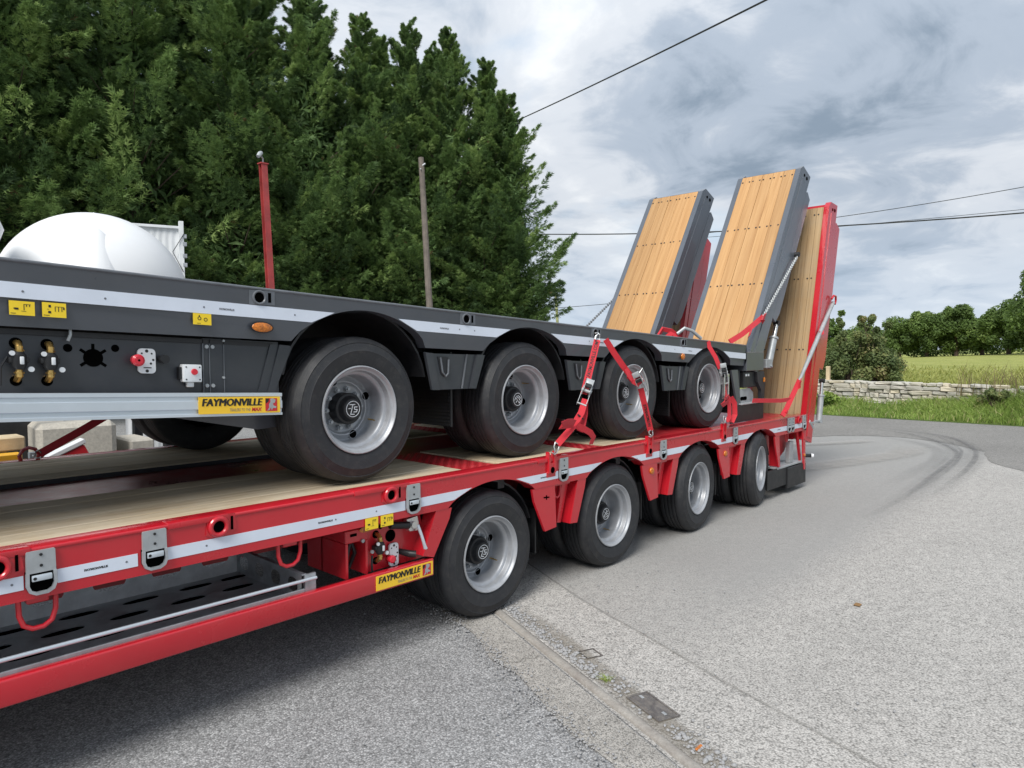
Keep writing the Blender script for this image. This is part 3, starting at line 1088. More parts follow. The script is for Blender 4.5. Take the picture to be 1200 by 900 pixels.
grid_sheet('verge', np.arange(18.0, 21.4, .2), np.arange(-14, 26, .4), verge_z, M['verge'])
rs = np.random.RandomState(5)
n = 26000
P = np.stack([18.15 + 2.0 * rs.power(1.3, n), rs.uniform(-3, 9.5, n), np.zeros(n)], 1)
P = P[P[:, 0] < wall_x(P[:, 1]) + .02]
bare = np.exp(-((P[:, 1] - 5.1) / .55) ** 2) * (P[:, 0] > 19.2)
P = P[rs.rand(len(P)) > bare * .93]
P[:, 2] = verge_z(P[:, 0], P[:, 1]) - .01
hgt = (.10 + .10 * np.clip((P[:, 0] - 18.3) / 1.2, 0, 1) + .14 / (1 + np.exp((P[:, 1] - 3.0) * 2)))
V, Fq = blades(rs, P, hgt, .011, .3)
tn = np.clip(rs.normal(.45, .18, len(P)) + .12 * np.sin(P[:, 1] * 2.2), 0, .95)
tn[rs.rand(len(P)) < .06] = 1
T = np.concatenate([np.repeat(tn, 4), np.repeat(tn, 4)])
tag(raw('verge_grass', V, Fq, M['grass'], tone=T, kind='stuff'), 'bright green grass growing on the verge below the stone wall', 'grass')
# meadow grass nearer than the eye can count
n = 26000
xx = 20.9 + 26 * rs.power(.75, n)
P = np.stack([xx, rs.uniform(-2, 1, n) * .0 + rs.uniform(-1.0, 1, n) * (xx * .22) + xx * .16 + 1.2, np.zeros(n)], 1)
P[:, 2] = field_z(P[:, 0], P[:, 1]) - .02
V, Fq = blades(rs, P, .15 + .1 * rs.rand(n), .016 + .0006 * (xx - 20), .3)
tn = np.clip(rs.normal(.5, .2, n), 0, 1)
keep = rs.rand(n) < np.clip((46 - xx) / 22, .0, 1)
V = V.reshape(2, n, 4, 3)[:, keep].reshape(-1, 3)
tn = tn[keep]
Fq = np.arange(len(V)).reshape(-1, 4)
tag(raw('meadow_grass', V, Fq, M['hay'], tone=np.concatenate([np.repeat(tn, 4), np.repeat(tn, 4)]), kind='stuff'), 'yellow green standing grass of the meadow behind the wall', 'grass')

# dry stone wall: every stone an object
wall = thing('stone_wall', 'low pale limestone wall between the grass verge and the meadow', 'wall', (wall_x(5), 5, 0))
wr = random.Random(21)
stone_meshes = []
for k in range(12):
    b = bmesh.new()
    bmesh.ops.create_cube(b, size=1.0)
    bmesh.ops.bevel(b, geom=list(b.edges), offset=.13, segments=1, affect='EDGES', profile=.5)
    for v in b.verts:
        v.co += Vector((wr.uniform(-.06, .06), wr.uniform(-.05, .05), wr.uniform(-.07, .07)))
    me = bpy.data.meshes.new('stone')
    b.to_mesh(me)
    b.free()
    me.materials.append(M['stone'])
    stone_meshes.append(me)
zc = .10
for course in range(6):
    hc = (.145, .105, .135, .10, .12, .085)[course]
    y = 1.2 + wr.uniform(0, .2)
    while y < 9.0:
        ln = wr.choice((.13, .18, .22, .28, .36, .48)) * wr.uniform(.85, 1.15)
        ct = .07 * math.sin(y * .6) * 0
        x = wall_x(y) + wr.uniform(-.02, .02)
        zz_ = zc + hc / 2 + .012 * (5 - y) * .0
        hs = hc * wr.choice((.8, .95, 1.04, 1.12))
        if course == 5 and (y < 2.8) and wr.random() < .5:
            y += ln
            continue
        place('stone', wr.choice(stone_meshes), wall, (x, y + ln / 2, zz_ + wr.uniform(-.006, .006)), rot=(wr.uniform(-.05, .05), wr.uniform(-.03, .03), wr.uniform(-.06, .06) - .0), scale=(.34, ln * .985, hs))
        y += ln
    zc += hc - .002
mb = MB()
mb.prism([(wall_x(1.1) - .12, 1.1), (wall_x(9.1) - .12, 9.1), (wall_x(9.1) + .14, 9.1), (wall_x(1.1) + .14, 1.1)], -.1, zc - .1, 'z')
mb.done('mortar_core', M['mortar'], wall)

post = MB().box(20.62, 20.72, 6.62, 6.72, .0, 1.16, .008, 1).done('wooden_post', M['pale_timber'], origin=(20.67, 6.67, 0))
tag(post, 'short sawn wooden post behind the left end of the stone wall', 'post')

# shrubs
def shrub(name, label, cat, x, y, base, w, h, seed, mat='bush', clumps=40, per=170, size=.055, spikes=0, group=None):
    rs = np.random.RandomState(seed)
    root = thing(name, label, cat, (x, y, base), group)
    cs, rr = [], []
    st = MB()
    for k in range(clumps):
        a = rs.uniform(0, 6.28); q = rs.rand() ** .5
        hz = rs.rand() ** .8
        c = np.array((x + w * q * math.cos(a) * (1 - .35 * hz), y + w * q * math.sin(a) * (1 - .35 * hz), base + .1 + (h - .2) * hz * (1 - .45 * q * q)))
        cs.append(c); rr.append(rs.uniform(.14, .30) * w)
        st.tube([(x + .3 * w * math.cos(a), y + .3 * w * math.sin(a), base - .02), tuple(c * .5 + np.array((x, y, base + h * .4)) * .5), tuple(c)], [.018, .012, .005], 5)
    for k in range(spikes):
        a = rs.uniform(0, 6.28)
        p0 = np.array((x + w * .4 * math.cos(a), y + w * .4 * math.sin(a), base + h * .55))
        p1 = p0 + np.array((rs.uniform(-.4, .4), rs.uniform(-.5, .5), h * rs.uniform(.35, .65)))
        st.tube([tuple(p0), tuple((p0 + p1) / 2 + np.array((0, 0, .08))), tuple(p1)], [.012, .008, .003], 4)
        cs.append(p1); rr.append(.10)
        cs.append((p0 + p1) / 2); rr.append(.16)
    st.done('stem', M['bark'], root, kind='stuff')
    V, Fq, T = leaf_cloud(rs, cs, rr, per, size)
    raw('foliage', V, Fq, M[mat], root, tone=T, loc=(x, y, base))
    return root


shrub('bramble_bush', 'sprawling olive green bramble bush behind the wall beside the red ramps', 'bush', 22.4, 6.3, .3, 1.35, 1.95, 3, clumps=70, per=330, size=.042, spikes=14)
shrub('bramble_bush', 'taller dark bush growing behind the bramble bush next to the ramps', 'bush', 26.5, 9.1, .35, 1.9, 2.6, 4, mat='broadleaf', clumps=60, per=200, size=.08, spikes=8)
shrub('hedge_bush', 'dark bush at the right edge with dry stalks in front', 'bush', 19.9, .95, .5, .75, 1.1, 6, clumps=36, per=170)
shrub('low_bush', 'small green shrub in the grass at the right end of the wall', 'bush', 19.35, 2.55, .35, .33, .5, 8, clumps=16, per=120, size=.04)
shrub('dock_plant', 'leafy broad weed on the verge near the red trailer', 'plant', 19.25, 6.25, .1, .42, .5, 9, mat='grass', clumps=18, per=60, size=.07)
rs = np.random.RandomState(17)
n = 260
P = np.stack([rs.uniform(19.6, 21.0, n), rs.uniform(1.2, 3.4, n), np.full(n, .5)], 1)
V, Fq = blades(rs, P, .75 * np.ones(n), .008, .12)
tag(raw('dry_stalks', V, Fq, M['stalk'], tone=np.concatenate([np.repeat(rs.rand(n), 4)] * 2), kind='stuff'), 'brown dry stalks standing at the right end of the wall', 'dry stalks')

# hedgerow trees across the meadow
far = [
    ('small round hedgerow tree nearest the bramble bush across the meadow', 86.5, 24.0, 4.0, 2.6),
    ('middle sized tree with flat crown in the hedgerow across the meadow', 88, 20.7, 4.6, 2.6),
    ('broad dark hedgerow tree left of the two tallest round ones', 88.2, 18.0, 5.7, 2.6),
    ('second of two round hedgerow trees standing close together', 88.8, 15.3, 5.9, 2.3),
    ('dome crowned hedgerow tree just left of the gap of sky', 89, 13.0, 4.4, 1.7),
]
for k, (lab, x, y, h, r) in enumerate(far):
    broad_tree('hedgerow_tree', lab, 'tree', x, y, float(field_z(x, y)) - .1, h + .1, r, 40 + k, 'trees in the hedgerow across the meadow', per=420, size=.15, low=.1)
broad_tree('hedgerow_tree', 'largest tree at the right edge rising above the hedgerow', 'tree', 80, 6.8, float(field_z(80, 6.8)) - .1, 8.6, 3.4, 51, 'trees in the hedgerow across the meadow', clumps=60, per=420, size=.15, low=.05)
broad_tree('hedgerow_tree', 'wide low tree tucked behind the largest right hand tree', 'tree', 86, 10.3, float(field_z(86, 10)) - .1, 6.0, 2.4, 52, 'trees in the hedgerow across the meadow', per=420, size=.15, low=.05)
rs = np.random.RandomState(61)
cs = [np.array((91.5 + rs.uniform(-1, 1), yy, float(field_z(91, yy)) + rs.uniform(.5, 1.3))) for yy in np.arange(-20, 60, .9)]
V, Fq, T = leaf_cloud(rs, cs, [rs.uniform(.9, 1.5) for _ in cs], 260, .17)
tag(raw('far_hedge', V, Fq, M['broadleaf'], tone=T, kind='stuff'), 'continuous dark hedge along the far edge of the meadow', 'hedge')

# ------------------------------------------------------------------ conifers behind the yard
GC = 'tall conifers in a row behind the yard'
con = [
    ('leftmost tall conifer, cut off by the left edge', -1.6, 19.4, 15.5, 3.0),
    ('tall conifer rising above the white dome', 1.4, 19.9, 15.8, 2.9),
    ('tall conifer above the corrugated white panel', 4.2, 19.4, 15.4, 2.7),
    ('tallest conifer, behind the red steel post', 6.6, 18.8, 15.0, 2.5),
    ('conifer just right of the red steel post, top at the frame edge', 8.8, 17.9, 13.2, 2.4),
    ('broad conifer left of the timber pole with its top near the frame edge', 10.4, 17.0, 11.9, 2.1),
    ('conifer with its trunk just behind the weathered timber pole', 11.7, 16.3, 11.0, 2.0),
    ('pointed conifer right of the timber pole, first of two similar tips', 12.75, 15.5, 10.8, 1.9),
    ('pointed feathery conifer, second of two similar tips', 13.6, 14.75, 10.7, 1.8),
    ('shorter pointed conifer second from the right end', 14.35, 14.05, 9.9, 1.9),
    ('bushy conifer at the right end nearest the ramps', 14.65, 13.5, 9.0, 1.72),
    ('rear conifer at the far left behind the white hopper', -.2, 21.2, 15.4, 3.0),
    ('rear conifer behind the dome and the corrugated panel', 2.9, 21.2, 15.4, 2.9),
    ('rear conifer between the frame edge pair right of the red post', 10.0, 18.9, 12.6, 2.3),
    ('rear conifer showing in the notch right of the timber pole', 13.0, 17.2, 11.1, 2.0),
    ('rear conifer filling the gap left of the tallest one', 5.6, 20.6, 14.6, 2.6),
    ('rear conifer showing between the tallest one and its right neighbour', 8.3, 19.6, 13.6, 2.4),
    ('rear conifer showing above and left of the timber pole', 11.6, 18.2, 11.6, 2.2),
    ('rear conifer showing between the two similar tips', 14.4, 16.4, 10.9, 2.0),
    ('rear conifer showing just above the right end of the row', 15.2, 15.1, 9.3, 1.6),
]
for k, (lab, x, y, h, r) in enumerate(con):
    conifer(lab, x, y, h, r, 100 + k, GC)

# ------------------------------------------------------------------ poles and overhead lines
LEAN = .075


def leaning(mb, x, y, h, r0, r1, n=10):
    mb.tube([(x, y, -.1), (x - .01, y + LEAN * h * .5, h * .5), (x, y + LEAN * h, h)], [r0, (r0 + r1) / 2, r1], n)


rp = thing('steel_post', 'slim rusty red steel post with a small lamp on top', 'post', (5.2, 9.36, 0))
sh = Matrix(((1, 0, 0, 5.2), (0, 1, LEAN, 9.36), (0, 0, 1, 0), (0, 0, 0, 1)))
mb = MB()
mb.prism([(-.045, -.045), (.045, -.045), (.045, -.035), (.007, -.035), (.007, .035), (.045, .035), (.045, .045), (-.045, .045), (-.045, .035), (-.007, .035), (-.007, -.035), (-.045, -.035)], -.1, 4.42, 'z', sh)
mb.done('shaft', M['post_red'], rp)
MB().box(-.06, .06, -.06, .06, 4.42, 4.435, mtx=sh).done('cap_plate', M['post_red'], rp)
mb = MB()
mb.tube([(5.2, 9.69, 4.43), (5.2, 9.69, 4.5), (5.17, 9.68, 4.53)], .012, 6)
mb.done('lamp_bracket', M['galv'], rp)
mb = MB()
mb.tube([(5.18, 9.70, 4.585), (5.15, 9.68, 4.56), (5.11, 9.66, 4.51)], [.028, .036, .026], 10)
mb.done('lamp', M['galv_pale'], rp)

tp = thing('timber_pole', 'weathered grey timber pole standing in front of the conifers', 'pole', (10.4, 11.8, 0))
mb = MB(); leaning(mb, 10.36, 11.75, 6.0, .085, .062); mb.done('shaft', M['pole'], tp)
mb = MB(); mb.cyl((10.33, 12.16, 5.8), (10.40, 12.10, 5.86), .02, 8); mb.cyl((10.26, 12.1, 5.72), (10.46, 12.28, 5.72), .014, 6); mb.split('bolt', M['galv'], tp)

fp = thing('far_pole', 'distant greenish timber pole seen above the grey deck', 'pole', (46.8, 37.2, 0))
mb = MB(); leaning(mb, 46.8, 37.1, 6.4, .14, .11); mb.done('shaft', M['pole_green'], fp)


def wire(label, p0, p1, sag, r, name='overhead_wire', n=24):
    pts = []
    for i in range(n + 1):
        t = i / n
        p = Vector(p0).lerp(Vector(p1), t)
        p.z -= sag * 4 * t * (1 - t)
        pts.append(p)
    mid = pts[n // 2]
    tag(MB().tube(pts, r, 6).done(name, M['cable'], origin=p0), label, 'cable')


wire('black cable crossing the sky above the ramps and passing behind the conifers', (11.6, .1, 8.2), (24.2, 24.6, 11.9), .15, .022)
wire('thick black overhead cable right of the red ramps', (42.0, -6, 8.05), (33, 33, 9.4), .75, .032)
wire('thin overhead wire above the thick cable at right', (56, -2, 12.7), (50, 27, 10.6), .5, .022)
wire('faint thin wire between the two cables at right', (56, -2, 10.5), (50, 27, 10.3), .15, .016)
wire('faint wire leaving the far pole towards the ramps', (46.8, 37.55, 5.2), (53, 28, 6.2), .1, .022)
wire('faint wire descending left from the far pole', (46.8, 37.55, 5.2), (44.6, 40.2, 3.2), .03, .022)

# ------------------------------------------------------------------ things in the yard behind the trailers
dome = thing('dome_tank', 'big white domed tank top with a raised conical rib behind the grey trailer', 'tank', (2.89, 9.57, 0))
mb = MB()
mt = Matrix.Translation((2.89, 9.57, 2.31)) @ Matrix.Rotation(R(90), 4, 'X')
prof = [(1.05 * math.cos(a), 1.05 * math.sin(a)) for a in [R(90) * k / 20 for k in range(21)]]
mb.lathe([(1.05, -.75)] + prof, 64, mtx=mt)
mb.done('dome', M['grp'], dome, smooth=50)
mb = MB()
mb.tube([(2.825, 9.31, 3.325), (2.70, 8.93, 2.95), (2.63, 8.74, 2.3), (2.63, 8.74, 1.9)], [.01, .17, .36, .44], 28)
mb.done('rib', M['grp'], dome, smooth=50)
mb = MB()
for a in (40, 140, 220, 320):
    x, y = 2.89 + .8 * math.cos(R(a)), 9.57 + .8 * math.sin(R(a))
    mb.box(x - .05, x + .05, y - .05, y + .05, 0, 1.6)
mb.box(2.05, 3.73, 8.75, 10.4, 1.46, 1.58)
mb.done('stand', M['chassis'], dome)

clad = thing('corrugated_panel', 'white corrugated metal panel with an edge post behind the dome', 'panel', (4.4, 11.15, 0))
ca, cbv = Vector((4.12, 11.27, 0)), Vector((4.55, 11.11, 0))
ax = (cbv - ca).normalized()
ay = Vector((0, 0, 1)).cross(ax)
cmx = Matrix.Translation(ca) @ frame(ax, ay, Vector((0, 0, 1))).to_4x4()
poly = []
nc = 9
for k in range(nc * 4 + 1):
    poly.append((-.35 + .80 * k / (nc * 4), .0045 * (1 if (k % 4) in (1, 2) else -1)))
poly = poly + [(x, y + .012) for x, y in poly[::-1]]
MB().prism(poly, 0, 3.56, 'z', cmx).done('sheet', M['clad'], clad)
MB().box(-.36, .47, -.045, .045, 3.56, 3.60, .004, 1, cmx).done('top_rail', M['clad'], clad)
MB().box(.45, .52, -.05, .05, 0, 3.68, .004, 1, cmx).done('edge_post', M['clad'], clad)
mb = MB()
for z in (3.42, 3.3, 3.12, 2.98):
    mb.box(.50, .56, -.055, .03, z, z + .06, .004, 1, cmx)
mb.split('bracket', M['galv'], clad)
mb = MB(); mb.tube([cmx @ Vector((.53, -.06, 3.5)), cmx @ Vector((.36, -.07, 3.2)), cmx @ Vector((.50, -.06, 2.9))], .006, 5)
mb.done('cable', M['cable'], clad)

hop = thing('white_hopper', 'small white rounded hopper end at the left edge above the grey deck', 'hopper', (1.52, 8.95, 0))
mb = MB()
mb.lathe([(0, -.3), (.12, -.3), (.2, -.22), (.24, -.1), (.24, .3), (0, .3)], 9, (1.60, 8.95, 2.95))
mb.done('drum', M['grp'], hop)
MB().box(1.42, 1.56, 8.9, 9.04, 0, 2.64).done('stem', M['rack'], hop)

blk = thing('concrete_block', 'large pale concrete block with chamfered top beside the far side of the red deck', 'block', (2.15, 8.0, 0))
MB().box(1.84, 2.52, 7.72, 8.5, 0, .985, .05, 1, Matrix.Translation((2.18, 8.1, 0)) @ Matrix.Rotation(R(-6), 4, 'Z') @ Matrix.Translation((-2.18, -8.1, 0))).done('block', M['block'], blk)
mb = MB(); mb.tube([(2.1, 8.0, .96), (2.1, 8.0, 1.04), (2.2, 8.0, 1.06), (2.3, 8.0, 1.04), (2.3, 8.0, .96)], .012, 6)
mb.done('lifting_loop', M['galv'], blk)
tag(MB().box(2.62, 2.86, 7.75, 8.3, 0, .76, .02, 1).done('small_concrete_block', M['block'], origin=(2.74, 8, 0)), 'smaller lower concrete block just right of the large one', 'block')

st = thing('timber_stack', 'pale sawn timbers stacked at the far left beside the red deck', 'timber', (.3, 6.4, 0))
MB().box(-1.6, 1.36, 6.18, 6.44, .66, .845, .01, 1).done('timber', M['pale_timber'], st)
MB().box(-1.6, 1.40, 6.34, 6.58, .93, 1.035, .01, 1).done('timber', M['pale_timber'], st)
mb = MB()
for x in (-1.2, .9):
    mb.box(x, x + .12, 6.2, 6.6, 0, .655)
mb.box(-1.5, 1.3, 6.46, 6.56, .66, .925)
mb.done('trestle', M['pale_timber'], st)
tag(MB().box(-1.6, 1.34, 6.17, 6.30, .85, .925, .006, 1).done('yellow_beam', M['yellow_beam'], origin=(0, 6.2, .85)), 'yellow painted beam lying on the pale timbers at far left', 'beam')

tb = thing('tail_board', 'white and red tail board fragment behind the far red strap', 'board', (1.6, 6.6, 0))
tm = Matrix.Translation((1.74, 6.7, .83)) @ Matrix.Rotation(R(-24), 4, 'Y')
MB().box(-.18, .18, -.05, .05, .0, .045, .008, 1, tm).done('board', M['white'], tb)
MB().box(-.05, .16, -.04, .04, -.11, -.005, .006, 1, tm).done('reflector', M['ink_red'], tb)
mb = MB()
mb.box(1.5, 1.56, 6.68, 6.74, 0, .86)
mb.box(1.70, 1.76, 6.68, 6.74, 0, .86)
mb.done('leg', M['rack'], tb)

rk = thing('steel_rack', 'grey slotted steel rack with brace and dark machinery at far left', 'rack', (1.4, 8.1, 0))
MB().box(1.36, 1.50, 7.78, 7.86, 0, 1.6, .005, 1).done('upright', M['rack'], rk)
MB().box(.78, .90, 7.78, 7.86, 0, 1.6, .005, 1).done('upright', M['rack'], rk)
mb = MB(); mb.strap([(1.50, 7.9, 1.05), (1.82, 7.9, 1.35)], .06, .04, (0, 1, 0)); mb.done('brace', M['rack'], rk)
MB().box(.2, 2.3, 8.35, 8.5, .1, 1.42, .02, 1).done('dark_panel', M['chassis'], rk)
mb = MB()
mb.box(1.405, 1.455, 7.772, 7.786, 1.07, 1.16)
mb.box(1.405, 1.455, 7.772, 7.786, .98, 1.01)
mb.split('slot', M['hole'], rk)
tag(MB().lathe([(0, -.0), (.05, 0), (.06, .04), (.06, .16), (.03, .2), (.028, .24), (0, .24)], 16, mtx=Matrix.Translation((1.12, 7.9, .98)) @ Matrix.Rotation(R(90), 4, 'X')).box(1.06, 1.18, 7.84, 7.96, .0, .98).done('white_bottle', M['grp'], origin=(1.12, 7.9, 0)), 'white bottle shaped canister beside the grey rack upright', 'canister')

# ------------------------------------------------------------------ wheels (shared meshes)
tyre_prof = [(.229, .016), (.236, .004), (.255, -.004), (.285, -.011), (.31, -.0135), (.322, -.0165), (.327, -.0135), (.345, -.010), (.362, -.004), (.366, -.006), (.370, .0), (.384, .012), (.393, .026), (.3965, .034)]
for gy in (.062, .096, .130, .164):
    tyre_prof += [(.399, gy - .006), (.3985, gy - .0045), (.388, gy - .0025), (.388, gy + .0025), (.3985, gy + .0045), (.399, gy + .006)]
tyre_prof += [(.3965, .190), (.393, .198), (.384, .212), (.362, .226), (.31, .234), (.26, .228), (.229, .21)]
rim_prof = [(.226, .02), (.236, .008), (.2415, -.002), (.240, -.009), (.235, -.0105), (.230, -.006), (.227, .004), (.222, .010), (.214, .013), (.2115, .020), (.211, .040), (.208, .047), (.197, .052), (.190, .060), (.188, .075), (.187, .11), (.1865, .152), (.185, .163), (.182, .169), (.174, .170), (.164, .166), (.152, .161), (.146, .163), (.140, .174), (.132, .178), (.085, .178)]
hub_prof = [(.088, .18), (.088, .112), (.084, .106), (.072, .104), (.067, .096), (.063, .088), (.060, .076), (.056, .0715), (.048, .070), (0, .0695)]


def mk(fn, name, mat, smooth=32):
    mb = MB(); fn(mb)
    return mb.mesh(name, smooth=smooth, mats=[mat])


def f_nuts(mb):
    for k in range(10):
        a = 2 * math.pi * k / 10 + .2
        x, z = .111 * math.cos(a), .111 * math.sin(a)
        mb.cyl((x, .180, z), (x, .155, z), .0155, 6)
        mb.cyl((x, .156, z), (x, .143, z), .009, 8)


def f_holes(mb):
    for a in (30, 120, 210, 300):
        x, z = .163 * math.cos(R(a)), .163 * math.sin(R(a))
        mb.cyl((x, .180, z), (x, .1615, z), .0235, 16)


def f_holerim(mb):
    for a in (30, 120, 210, 300):
        x, z = .163 * math.cos(R(a)), .163 * math.sin(R(a))
        mb.tube([(x + .0255 * math.cos(2 * math.pi * k / 16), .1635, z + .0255 * math.sin(2 * math.pi * k / 16)) for k in range(16)], .003, 5, closed=True)


def f_emblem(mb):
    mb.tube([(.043 * math.cos(2 * math.pi * k / 32), .0692, .043 * math.sin(2 * math.pi * k / 32)) for k in range(32)], .0022, 5, closed=True)
    for (x0, z0, x1, z1) in ((-.026, .022, .010, .026), (-.004, .024, -.012, -.03), (.006, .012, .026, .014), (.006, .012, .010, -.002), (.010, -.002, .028, .0), (.028, .0, .024, -.014), (.024, -.014, .004, -.016), (-.014, -.03, .012, -.028), (-.03, .0, -.016, .002)):
        mb.cyl((x0, .0688, z0), (x1, .0688, z1), .0026, 5)


def f_valve(mb):
    mb.tube([(.178, .165, -.05), (.180, .13, -.052), (.182, .10, -.055)], .0045, 6)


ME = {
    'tyre': mk(lambda b: b.lathe(tyre_prof, 88), 'tyre', M['rubber'], 40),
    'rim': mk(lambda b: b.lathe(rim_prof, 72), 'rim', M['rim'], 40),
    'hub': mk(lambda b: b.lathe(hub_prof, 40), 'hub', M['black']),
    'nuts': mk(f_nuts, 'wheel_nut', M['galv']),
    'holes': mk(f_holes, 'hand_hole', M['hole']),
    'holerim': mk(f_holerim, 'hand_hole_lip', M['rim']),
    'emblem': mk(f_emblem, 'hub_emblem', M['white']),
    'valve': mk(f_valve, 'tyre_valve', M['brass']),
}


def wheel(root, x, y, z, steer=0.0, spin=0.0, far=False):
    a = R(180) if far else 0.0
    m = Matrix.Rotation(a + steer, 4, 'Z')
    m2 = m @ Matrix.Rotation(spin, 4, 'Y')
    w = place('wheel', ME['rim'], root, (x, y, z), mtx=m2)
    c = WORLD[w]
    place('tyre', ME['tyre'], w, c)
    place('tyre', ME['tyre'], w, c + m @ Vector((0, .262, 0)))
    if not far:
        place('hub', ME['hub'], w, c)
        place('wheel_nut', ME['nuts'], w, c, kind='stuff')
        place('hand_hole', ME['holes'], w, c, kind='stuff')
        place('hand_hole_lip', ME['holerim'], w, c, kind='stuff')
        place('hub_emblem', ME['emblem'], w, c)
        place('tyre_valve', ME['valve'], w, c)
    return w


# ------------------------------------------------------------------ shared fittings


def logo_plate(parent, x0, x1, dz1, dz0, y, zf, border):
    """yellow maker's plate; lettering raised a millimetre"""
    w, h = x1 - x0, dz1 - dz0
    p = MB().box(x0, x1, y, y + .003, dz0, dz1).done('logo_plate', border, parent, zf=zf)
    k = lambda u, v: (x0 + u, y - .0012, dz0 + v)
    mb = MB()
    for j, (du, dv) in enumerate(((0, 0), (.0045, .006), (.009, 0), (.0045, -.006), (.013, .004))):
        mb.text('FAYMONVILLE', h * .62, lambda u, v: (x0 + (.035 + du) * w + u, y - .0012 - .0001 * j, dz0 + h * (.47 + dv) + v), shear=.18, width=w * .725)
    mb.done('lettering', M['ink'], p, zf=zf, smooth=0)
    mb = MB()
    mb.text('TRAILERS TO THE', h * .27, lambda u, v: k(.36 * w + u, h * .13 + v), shear=.15, width=w * .255)
    mb.done('lettering', M['ink_grey'], p, zf=zf, smooth=0)
    mb = MB()
    mb.text('MAX', h * .30, lambda u, v: k(.63 * w + u, h * .13 + v), bold=h * .014, shear=.15, width=w * .13)
    mb.done('lettering', M['ink_red'], p, zf=zf, smooth=0)
    e0 = .805 * w
    es = h * .80
    mb = MB(); mb.face([k(e0 + a * w * .155, h * .1 + b * es) for a, b in ((0, 0), (1, 0), (1, 1), (0, 1))]); mb.done('emblem', M['ink_red'], p, zf=zf, smooth=0)
    k = lambda u, v: (x0 + u, y - .0022, dz0 + v)
    head = [(.12, .02), (.30, .28), (.28, .52), (.42, .72), (.40, .95), (.62, 1.0), (.86, .88), (.80, .66), (.62, .58), (.70, .42), (.92, .36), (.88, .22), (.64, .24), (.52, .05), (.44, .30), (.36, .10)]
    mb = MB(); mb.face([k(e0 + a * w * .155, h * .1 + b * es) for a, b in head]); mb.done('emblem_figure', M['galv_pale'], p, zf=zf, smooth=0)
    mb = MB(); mb.face([k(e0 + a * w * .155, h * .1 + b * es) for a, b in ((.02, .6), (.24, .72), (.32, .98), (.02, .98))]); mb.done('emblem_shade', M['ink'], p, zf=zf, smooth=0)
    return p


def sticker(parent, x0, x1, dz1, dz0, y, zf, kind):
    p = MB().box(x0, x1, y, y + .002, dz0, dz1).done('warning_sticker', M['yellow'], parent, zf=zf)
    w, h = x1 - x0, dz1 - dz0
    yy = y - .001
    mb = MB()
    def q(a, b, c, d):
        mb.face([(x0 + a * w, yy, dz0 + b * h), (x0 + c * w, yy, dz0 + b * h), (x0 + c * w, yy, dz0 + d * h), (x0 + a * w, yy, dz0 + d * h)])
    def ring(cx, cz, r, t):
        for k in range(12):
            a0, a1 = 2 * math.pi * k / 12, 2 * math.pi * (k + 1) / 12
            mb.face([(x0 + cx * w + rr * math.cos(a), yy, dz0 + cz * h + rr * math.sin(a)) for rr, a in ((r, a0), (r, a1), (r - t, a1), (r - t, a0))])
    if kind == 0:
        q(.20, .38, .36, .52); q(.16, .44, .22, .50); q(.56, .36, .59, .80); q(.56, .76, .84, .80); q(.66, .62, .69, .76); q(.78, .62, .81, .76); q(.46, .28, .66, .31); q(.05, .1, .25, .14)
    elif kind == 1:
        q(.26, .66, .36, .84); q(.24, .26, .36, .42); q(.2, .52, .28, .55); q(.52, .40, .55, .72); q(.52, .72, .90, .75); q(.66, .40, .69, .72); q(.80, .40, .83, .72); q(.87, .55, .93, .72); q(.05, .1, .3, .14)
    else:
        ring(.34, .56, h * .17, h * .06); ring(.68, .48, h * .17, h * .06); q(.31, .70, .36, .86); q(.2, .1, .4, .14)
    mb.done('pictogram', M['ink'], p, zf=zf, smooth=0)


def clip_arch(X, dz, side, base, apex, xl, xr, dzb, dzt, pw):
    """x where the arch of the wheel at X crosses height dz"""
    s = max(0, min(1, (dz - dzb) / (dzt - dzb)))
    t = math.asin(s ** (1 / pw)) / math.pi
    return X + xl + (xr - xl) * (t if side < 0 else 1 - t)


def rail_poly(x0, x1, Xs, top, bot, xl, xr, apex, pw, n=18):
    """side beam outline in (x, dz) with wheel arches; bot is a function of x"""
    pts = [(x0, top), (x0, bot(x0))]
    for X in Xs:
        for k in range(n + 1):
            t = k / n
            x = X + xl + (xr - xl) * t
            pts.append((x, bot(x) + (apex - bot(x)) * max(0, math.sin(math.pi * t)) ** pw))
    pts += [(x1, bot(x1)), (x1, top)]
    return pts


def tape_pieces(segs, Xs, d1, d0, bot, xl, xr, apex, pw):
    """split tape runs where the wheel arches cut them; returns quads [(x,dz)*4]"""
    def arch(X, dz):
        out = []
        N = 200
        prev = None
        for k in range(N + 1):
            t = k / N
            x = X + xl + (xr - xl) * t
            v = bot(x) + (apex - bot(x)) * max(0, math.sin(math.pi * t)) ** pw
            if prev is not None and (prev[1] - dz) * (v - dz) <= 0:
                out.append(x)
            prev = (x, v)
        return (out[0], out[-1]) if len(out) >= 2 else None
    res = []
    for a, b in segs:
        cur0, cur1 = a, a          # left edge x at top, bottom
        for X in Xs:
            A1, A0 = arch(X, d1), arch(X, d0)
            if A0 is None or A0[0] > b or A0[1] < a:
                continue
            l1 = A1[0] if A1 else (A0[0] + A0[1]) / 2
            r1 = A1[1] if A1 else (A0[0] + A0[1]) / 2
            if A0[0] > cur1:
                res.append([(cur0, d1), (cur1, d0), (A0[0], d0), (l1, d1)])
            cur0, cur1 = r1, A0[1]
        if b > cur1:
            res.append([(cur0, d1), (cur1, d0), (b, d0), (b, d1)])
    return res


